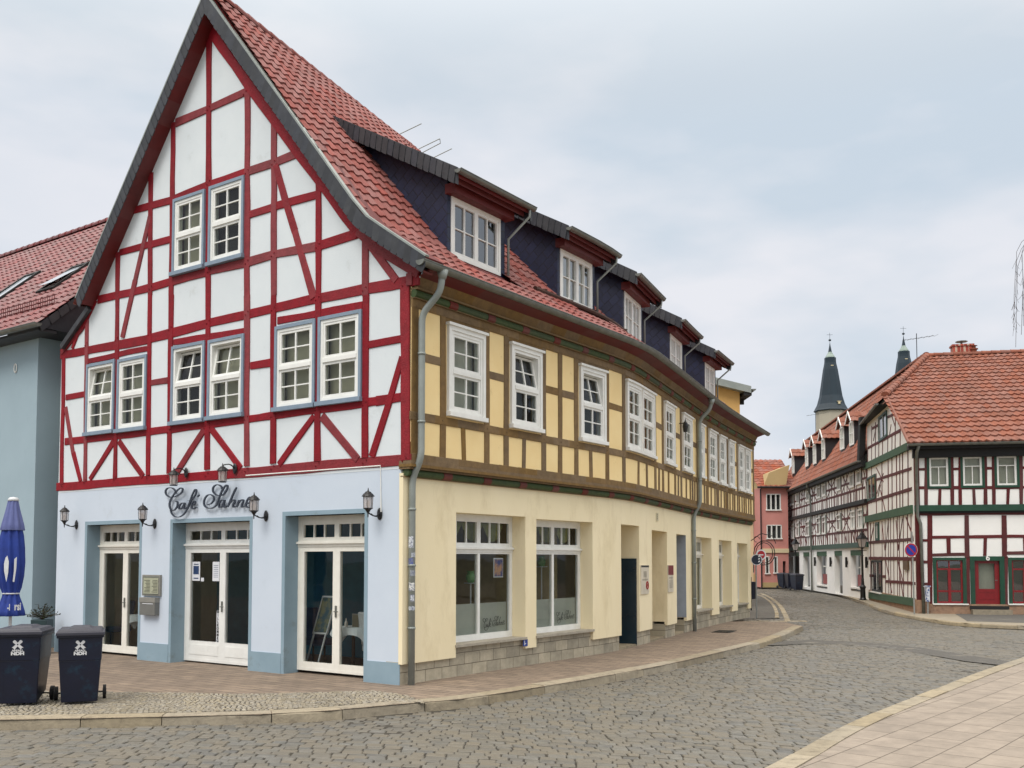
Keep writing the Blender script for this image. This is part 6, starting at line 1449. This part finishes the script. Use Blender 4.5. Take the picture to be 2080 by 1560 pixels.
# ================================================================ BLUE NEIGHBOUR ON THE LEFT
M_nb=mat('steel_blue_plaster',(158,178,188),(150,170,180),rough=.9,scale=.9,bump=.03,dirt=((132,154,164),.6,.88,1.3))
nb=thing('blue_neighbour_house',G.pt(10.94,0,0),'steel blue rendered house with wine red tiled roof and roof windows at the left edge','house')
m=MB();m.box(G,10.94,26,0,7.05,-9.8,0);m.build('blue_wall',M_nb,nb)
m=MB();m.box(G,10.6,22,0,.35,-.05,.02);m.build('plinth',M_bluetrim,nb)
NZ,NS=7.12,.92
def PN(s,t):c_=math.cos(math.atan(NS));f=t*c_;return G.pt(10.15+s,NZ+f*NS,.45-f)
NLT=7.4
m=MB();tilefield(m,PN,15.5,NLT,tw=.26,th=.34,hgt=.038);m.build('roof_tiles',M_tile3,nb)
m=MB();vv=[PN(0,0),PN(15.5,0),PN(15.5,NLT),PN(0,NLT)];m.add([p-Vector((0,0,.06)) for p in vv]+[G.pt(10.15,NZ,-10.4),G.pt(25.6,NZ,-10.4)],[(0,1,2,3),(3,2,5,4)]);m.box(G,10.2,22,NZ-.12,NZ-.06,.0,.42);m.add([PN(0,0)+Vector((0,0,-.05)),PN(0,NLT)+Vector((0,0,-.05)),G.pt(10.94,NZ,-10.4),G.pt(10.94,NZ-.1,0)],[(0,1,2,3)]);m.build('roof_boarding',M_slate,nb)
m=MB();ridgetiles(m,PN(-.1,NLT)+Vector((0,0,.04)),PN(15.5,NLT)+Vector((0,0,.04)),r=.13);m.build('ridge_tiles',M_tile3,nb)
m=MB();slates(m,lambda t,y,out:PN(0,t)+(-G.a)*out*1.+Vector((0,0,-y)),NLT,h=.22,w=.3);m.build('verge_slates',M_slate,nb)
m=MB();halfgutter(m,[G.pt(22-i*1.2,NZ-.0,.53) for i in range(11)][::1],r=.08);m.build('eaves_gutter',M_zinc,nb)
def onN(px,py):
    n=(PN(1,0)-PN(0,0)).cross(PN(0,1)-PN(0,0));r=ray(px,py);o=Vector((0,0,EYE));t=(PN(0,0)-o).dot(n)/r.dot(n);q=o+r*t;d=q-PN(0,0);return d.dot(G.a),d.dot((PN(0,1)-PN(0,0)).normalized())
def skyl(x,y,w_,h_,lab,opn):
    s,t=onN(x,y);t0=t;e1=G.a;e2=(PN(0,1)-PN(0,0)).normalized();nn=e1.cross(e2);nn=nn if nn.z>0 else -nn;O=PN(s,t0)
    q=lambda a,b,c:O+e1*a+e2*b+nn*c
    th=thing('roof_window',O,lab,'roof window','roof windows of the blue house') if 0 else None
    m=MB()
    for a0,a1,b0,b1 in ((0,w_,0,.1),(0,w_,h_-.1,h_),(0,.1,.1,h_-.1),(w_-.1,w_,.1,h_-.1)):m.hexa([q(a0,b0,-.05),q(a1,b0,-.05),q(a1,b1,-.05),q(a0,b1,-.05),q(a0,b0,.1),q(a1,b0,.1),q(a1,b1,.1),q(a0,b1,.1)])
    f=m.build('roof_window',M_blackw,nb)
    m=MB();m.add([q(.1,.1,.07+opn),q(w_-.1,.1,.07+opn),q(w_-.1,h_-.1,.07),q(.1,h_-.1,.07)],[(0,1,2,3)] if (q(1,0,0)-q(0,0,0)).cross(q(0,1,0)-q(0,0,0)).dot(nn)>0 else [(3,2,1,0)]);m.build('roof_window_pane',mat('pale_reflecting_pane',(200,206,212),(170,178,186),rough=.1,spec=1,scale=1),f)
skyl(3,612,.8,1.5,'',0);skyl(112,590,.8,1.3,'',.12)
m=MB();s0,t0=onN(110,622);s1,t1=onN(0,642)
for k in range(3):
    a=PN(s0,t0)+Vector((0,0,.08+.09*k));b=PN(s0+3.2,t0)+Vector((0,0,.08+.09*k));m.tube([a,b],.012,4)
for k in range(34):
    a=PN(s0+k*.097,t0);m.tube([a+Vector((0,0,.02)),a+Vector((0,0,.28))],.008,4)
m.build('snow_fence',M_redsoff,nb)
u,z=G.inv(33,748,.0);m=MB();m.tube([G.pt(u+.055*math.cos(k*.5236),z+.1*math.sin(k*.5236),.02) for k in range(13)],.014,5,cap=False);m.build('number_zero',M_white,nb)
# ================================================================ STREET FURNITURE
def streetlamp():
    t=thing('street_lamp',(0,0,0),'x','street lamp','old style street lamps on the far pavement')
    m=MB();m.lathe([(.17,0),(.17,.05),(.13,.12),(.12,.55),(.15,.6),(.15,.66),(.08,.75),(.06,1.0),(.075,1.02),(.055,1.05),(.05,2.15),(.08,2.18),(.045,2.22),(.045,2.5),(.09,2.55),(.03,2.58),(0,2.6)],14);m.build('column',M_black,t)
    m=MB();m.tube([(-.26,0,2.42),(.26,0,2.42)],.014,6);m.build('ladder_bar',M_black,t)
    m=MB()
    for k in range(4):
        a=k*1.5708+.785;m.tube([(.13*math.cos(a),.13*math.sin(a),2.58),(.24*math.cos(a),.24*math.sin(a),3.0)],.014,5)
    for r,z in ((.24,3.0),(.13,2.58)):m.tube([(r*math.cos(k*1.5708+.785),r*math.sin(k*1.5708+.785),z) for k in range(5)],.016,5)
    m.build('lantern_cage',M_black,t)
    m=MB();m.lathe([(.125,2.59),(.232,2.99)],4);m.build('lantern_glass',M_lg,t)
    m=MB();m.lathe([(.29,2.99),(.27,3.03),(.12,3.2),(.1,3.26),(.05,3.3),(.02,3.4),(0,3.42)],4);m.build('lantern_roof',M_black,t)
    m=MB();m.lathe([(0,2.62),(.04,2.64),(.05,2.85),(0,2.9)],8);m.build('bulb',M_lg2,t);return t
S1=streetlamp();c=Vector((atd(1753,1217,48.3).x,48.3,0));S1.location=(c.x,c.y,0);S1.rotation_euler=(0,0,.3);S1['label']='nearer black street lamp in front of the long white house, beside its red panelled window';S1.scale=(1,1,1.0)
S2=copy_tree(S1);c=gnd(1617,1198);S2.location=(c.x,c.y,0);S2['label']='farther black street lamp next to the far bins by the pink house'
M_post=mat('galvanised_post',(150,152,150),(136,138,136),rough=.5,metal=.3,scale=6)
c=Vector((ray(1857,1234).x/ray(1857,1234).y*36.0,36.0,0));t=thing('no_parking_sign',c,'round blue sign with red ring and red diagonal on a thin grey post','traffic sign')
m=MB();m.tube([c,Vector((c.x-.03,c.y,3.0))],.03,8);m.build('post',M_post,t)
zc=atd(1849,1117,c.y).z;cx=atd(1849,1117,c.y).x
class SG:
    seg=9
    def __init__(s,cx,cy,cz,rz=0):s.c=Vector((cx,cy,cz));s.x=Vector((math.cos(rz),math.sin(rz),0));s.n=Vector((math.sin(rz),-math.cos(rz),0))
    def pt(s,u,z,o=0):q=s.c+s.x*u+s.n*o;return Vector((q.x,q.y,s.c.z+z))
def disc(S,r0,r1,o0,o1,name,m_,par,n=32):
    m=MB();vs=[];fs=[]
    for k in range(n):
        a=6.2832*k/n;x,y=math.cos(a),math.sin(a);vs+=[S.pt(x*r1,y*r1,o0),S.pt(x*r1,y*r1,o1),S.pt(x*r0,y*r0,o1)]
    for k in range(n):
        j=(k+1)%n;fs+=[(k*3,j*3,j*3+1,k*3+1),(k*3+1,j*3+1,j*3+2,k*3+2)]
    if r0<=.001:fs=[f for f in fs if f[2]%3!=2 or 1]
    fs.append(tuple(k*3 for k in range(n)));m.add(vs,fs);return m.build(name,m_,par)
M_sb=mat('sign_blue',(24,52,160),rough=.4);M_sr=mat('sign_red',(178,22,36),rough=.4)
S=SG(cx,c.y-.06,zc,.15);rr_=14.2*c.y/F
bd=disc(S,0.001,rr_,-.01,.01,'sign_plate',M_pw,t);disc(S,0.001,rr_*.76,.01,.013,'blue_field',M_sb,bd);disc(S,rr_*.74,rr_*.95,.012,.016,'red_ring',M_sr,bd)
m=MB();d=Vector((.7071,-.7071));nn=Vector((.7071,.7071));m.add([S.pt(*(d*rr_*.78*a+nn*rr_*.09*b),.0165) for a,b in ((-1,-1),(1,-1),(1,1),(-1,1))],[(0,1,2,3)]);m.build('red_diagonal',M_sr,bd)
c=gnd(1537,1256);t=thing('path_sign_post',c,'thin post with two small round signs at the far corner of the yellow house','traffic sign')
m=MB();m.tube([c,Vector((c.x,c.y,atd(1537,1128,c.y).z))],.025,8);m.build('post',M_post,t)
S=SG(atd(1536,1137,c.y).x,c.y-.05,atd(1536,1137,c.y).z,-.1);bd=disc(S,.001,.185,-.01,.01,'sign_plate',M_pw,t);disc(S,.001,.165,.01,.012,'dark_field',mat('sign_dark_blue',(20,30,54),rough=.4),bd)
m=MB()
for k in range(3):
    a=-.9+k*.9;m.add([S.pt(.05+.0*k,.0+.09*(k-1),.0125),S.pt(.12,.02+.09*(k-1),.0125),S.pt(.11,.06+.085*(k-1),.0125),S.pt(.06,.05+.09*(k-1),.0125)],[(0,1,2,3)])
m.build('white_marks',M_pw,bd)
S=SG(atd(1545,1125,c.y+.35).x,c.y+.3,atd(1545,1127,c.y+.3).z,.2);bd=disc(S,.001,.185,-.01,.01,'sign_plate',M_pw,t);disc(S,.001,.14,.01,.012,'red_field',M_sr,bd);m=MB();m.add([S.pt(x,y,.0125) for x,y in ((-.08,-.02),(.08,-.02),(.08,.02),(-.08,.02))],[(0,1,2,3)]);m.build('white_marks',M_pw,bd)
m=MB();c=gnd(1885,1247);t=thing('speckled_marker_post',c,'short post with a blue and white speckled board at the corner house drainpipe','post')
m.tube([c,c+Vector((0,0,.55))],.03,6);m.build('post',M_post,t);m=MB();S=SG(c.x,c.y,0,.2);m.box(S,-.06,.06,.45,.98,-.05,.05);m.box(S,-.12,.10,.985,1.03,-.06,.06);m.build('board',mat('blue_white_speckle',(210,214,220),(50,80,140),rough=.5,scale=14,fac=.12),t)
c=gnd(1528,1235);c=Vector((FC.pt(21.6,0,-.1).x+.15,FC.pt(21.6,0,0).y+1.5,0));c=atd(1528,1200,38.5);t=thing('litter_bin',(c.x,c.y,0),'slim dark litter bin on a post at the far corner of the yellow house','litter bin')
m=MB();m.lathe([(.12,.45),(.17,1.1),(.18,1.12),(.0,1.13)],14,(c.x,c.y,0));m.build('bin_drum',M_bin,t);m=MB();m.tube([(c.x,c.y+.2,0),(c.x,c.y+.2,1.3)],.03,6);m.build('post',M_black,t)
# wrought iron hanging sign at the far corner
c=FC.pt(20.9,2.55,.1);t=thing('iron_hanging_sign',c,'curled wrought iron ring bracket at the far end of the yellow house','sign')
n_=FC.n_at(20.9);m=MB();m.tube([c+n_*(.0)+Vector((0,0,.2)),c+n_*.35+Vector((0,0,.45)),c+n_*.75+Vector((0,0,.35)),c+n_*.85+Vector((0,0,.1))],.015,5)
m.tube([c+n_*(.45+.36*math.cos(k*.45))+Vector((0,0,-.22+.42*math.sin(k*.45))) for k in range(15)],.018,5);m.tube([c+n_*(.2+.1*math.cos(k*.6))+Vector((0,0,.25+.1*math.sin(k*.6))) for k in range(9)],.012,5);m.build('iron_bracket',M_black,t)
m=MB();vs=[c+n_*(.45+.29*math.cos(k*.3927))+Vector((0,0,-.22+.35*math.sin(k*.3927))) for k in range(16)];off=FC.pt(21,0,0)-FC.pt(20.9,0,0);m.tube(vs+[vs[0]],.014,5,cap=False);m.build('inner_ring',M_black,t)
# bare tree whose hanging twigs enter at the right edge
rr=random.Random(11)
c=Vector((18.3,25,0));t=thing('bare_birch',c,'bare birch whose thin hanging twigs reach into the picture at the top right','tree')
m=MB();m.tube([c,c+Vector((.1,0,3)),c+Vector((-.1,.1,6.5)),c+Vector((0,0,10)),c+Vector((.1,0,12.5))],.2,8,rr=[.24,.19,.13,.07,.02]);m.build('trunk',mat('birch_bark',(150,146,138),(90,86,80),rough=.9,scale=4),t)
m=MB();tw=MB()
def limb(p,d,l,r,dep):
    pts=[p];q=p.copy();dd=d.copy()
    for k in range(5):
        dd=(dd+Vector((rr.uniform(-.2,.2),rr.uniform(-.2,.2),(-.06 if dep<2 else -.35)))).normalized();q=q+dd*l/5;pts.append(q.copy())
    (m if dep<2 else tw).tube(pts,r,5 if dep<2 else 3,rr=[r*(1-.16*k) for k in range(6)],cap=False)
    if dep<3:
        for k in range([5,6,5][dep]):
            i=rr.randint(1,5);a=rr.uniform(0,6.28);nd=(dd*.6+Vector((math.cos(a),math.sin(a),.1 if dep<1 else -.4))).normalized();limb(pts[i],nd,l*[.6,.55,.55][dep],r*.45,dep+1)
for k in range(9):
    a=k*.75+.3;z=6.2+.6*k
    limb(c+Vector((0,0,z)),Vector((math.cos(a),math.sin(a),.55)).normalized(),2.6-.12*k,.055,0)
# one drooping branch towards the street
bb=atd(2100,470,25);pts=[c+Vector((0,0,9.0)),c+Vector((-1.8,0,10.4)),bb];m.tube(catm(pts,4),.03,5)
for k in range(6):
    x0=2066+rr.uniform(-3,22);y0=rr.uniform(500,560);x1=x0+rr.uniform(-10,6);y1=y0+rr.uniform(90,180)
    a=atd(x0,y0,25+rr.uniform(-.2,.2));b=atd(x1,y1,25);tw.tube([bb,a.lerp(bb,.3)+Vector((0,0,.1)),a,a.lerp(b,.5)+Vector((rr.uniform(-.05,.05),0,0)),b],.006,3,cap=False)
    for j in range(8):q=a.lerp(b,rr.random());tw.tube([q,q+Vector((rr.uniform(-.12,.12),0,-rr.uniform(.1,.25)))],.004,3,cap=False)
m.build('limbs',MATS['birch_bark'],t);tw.build('twigs',mat('dark_twig',(78,66,60),(60,50,46),rough=.9),t)
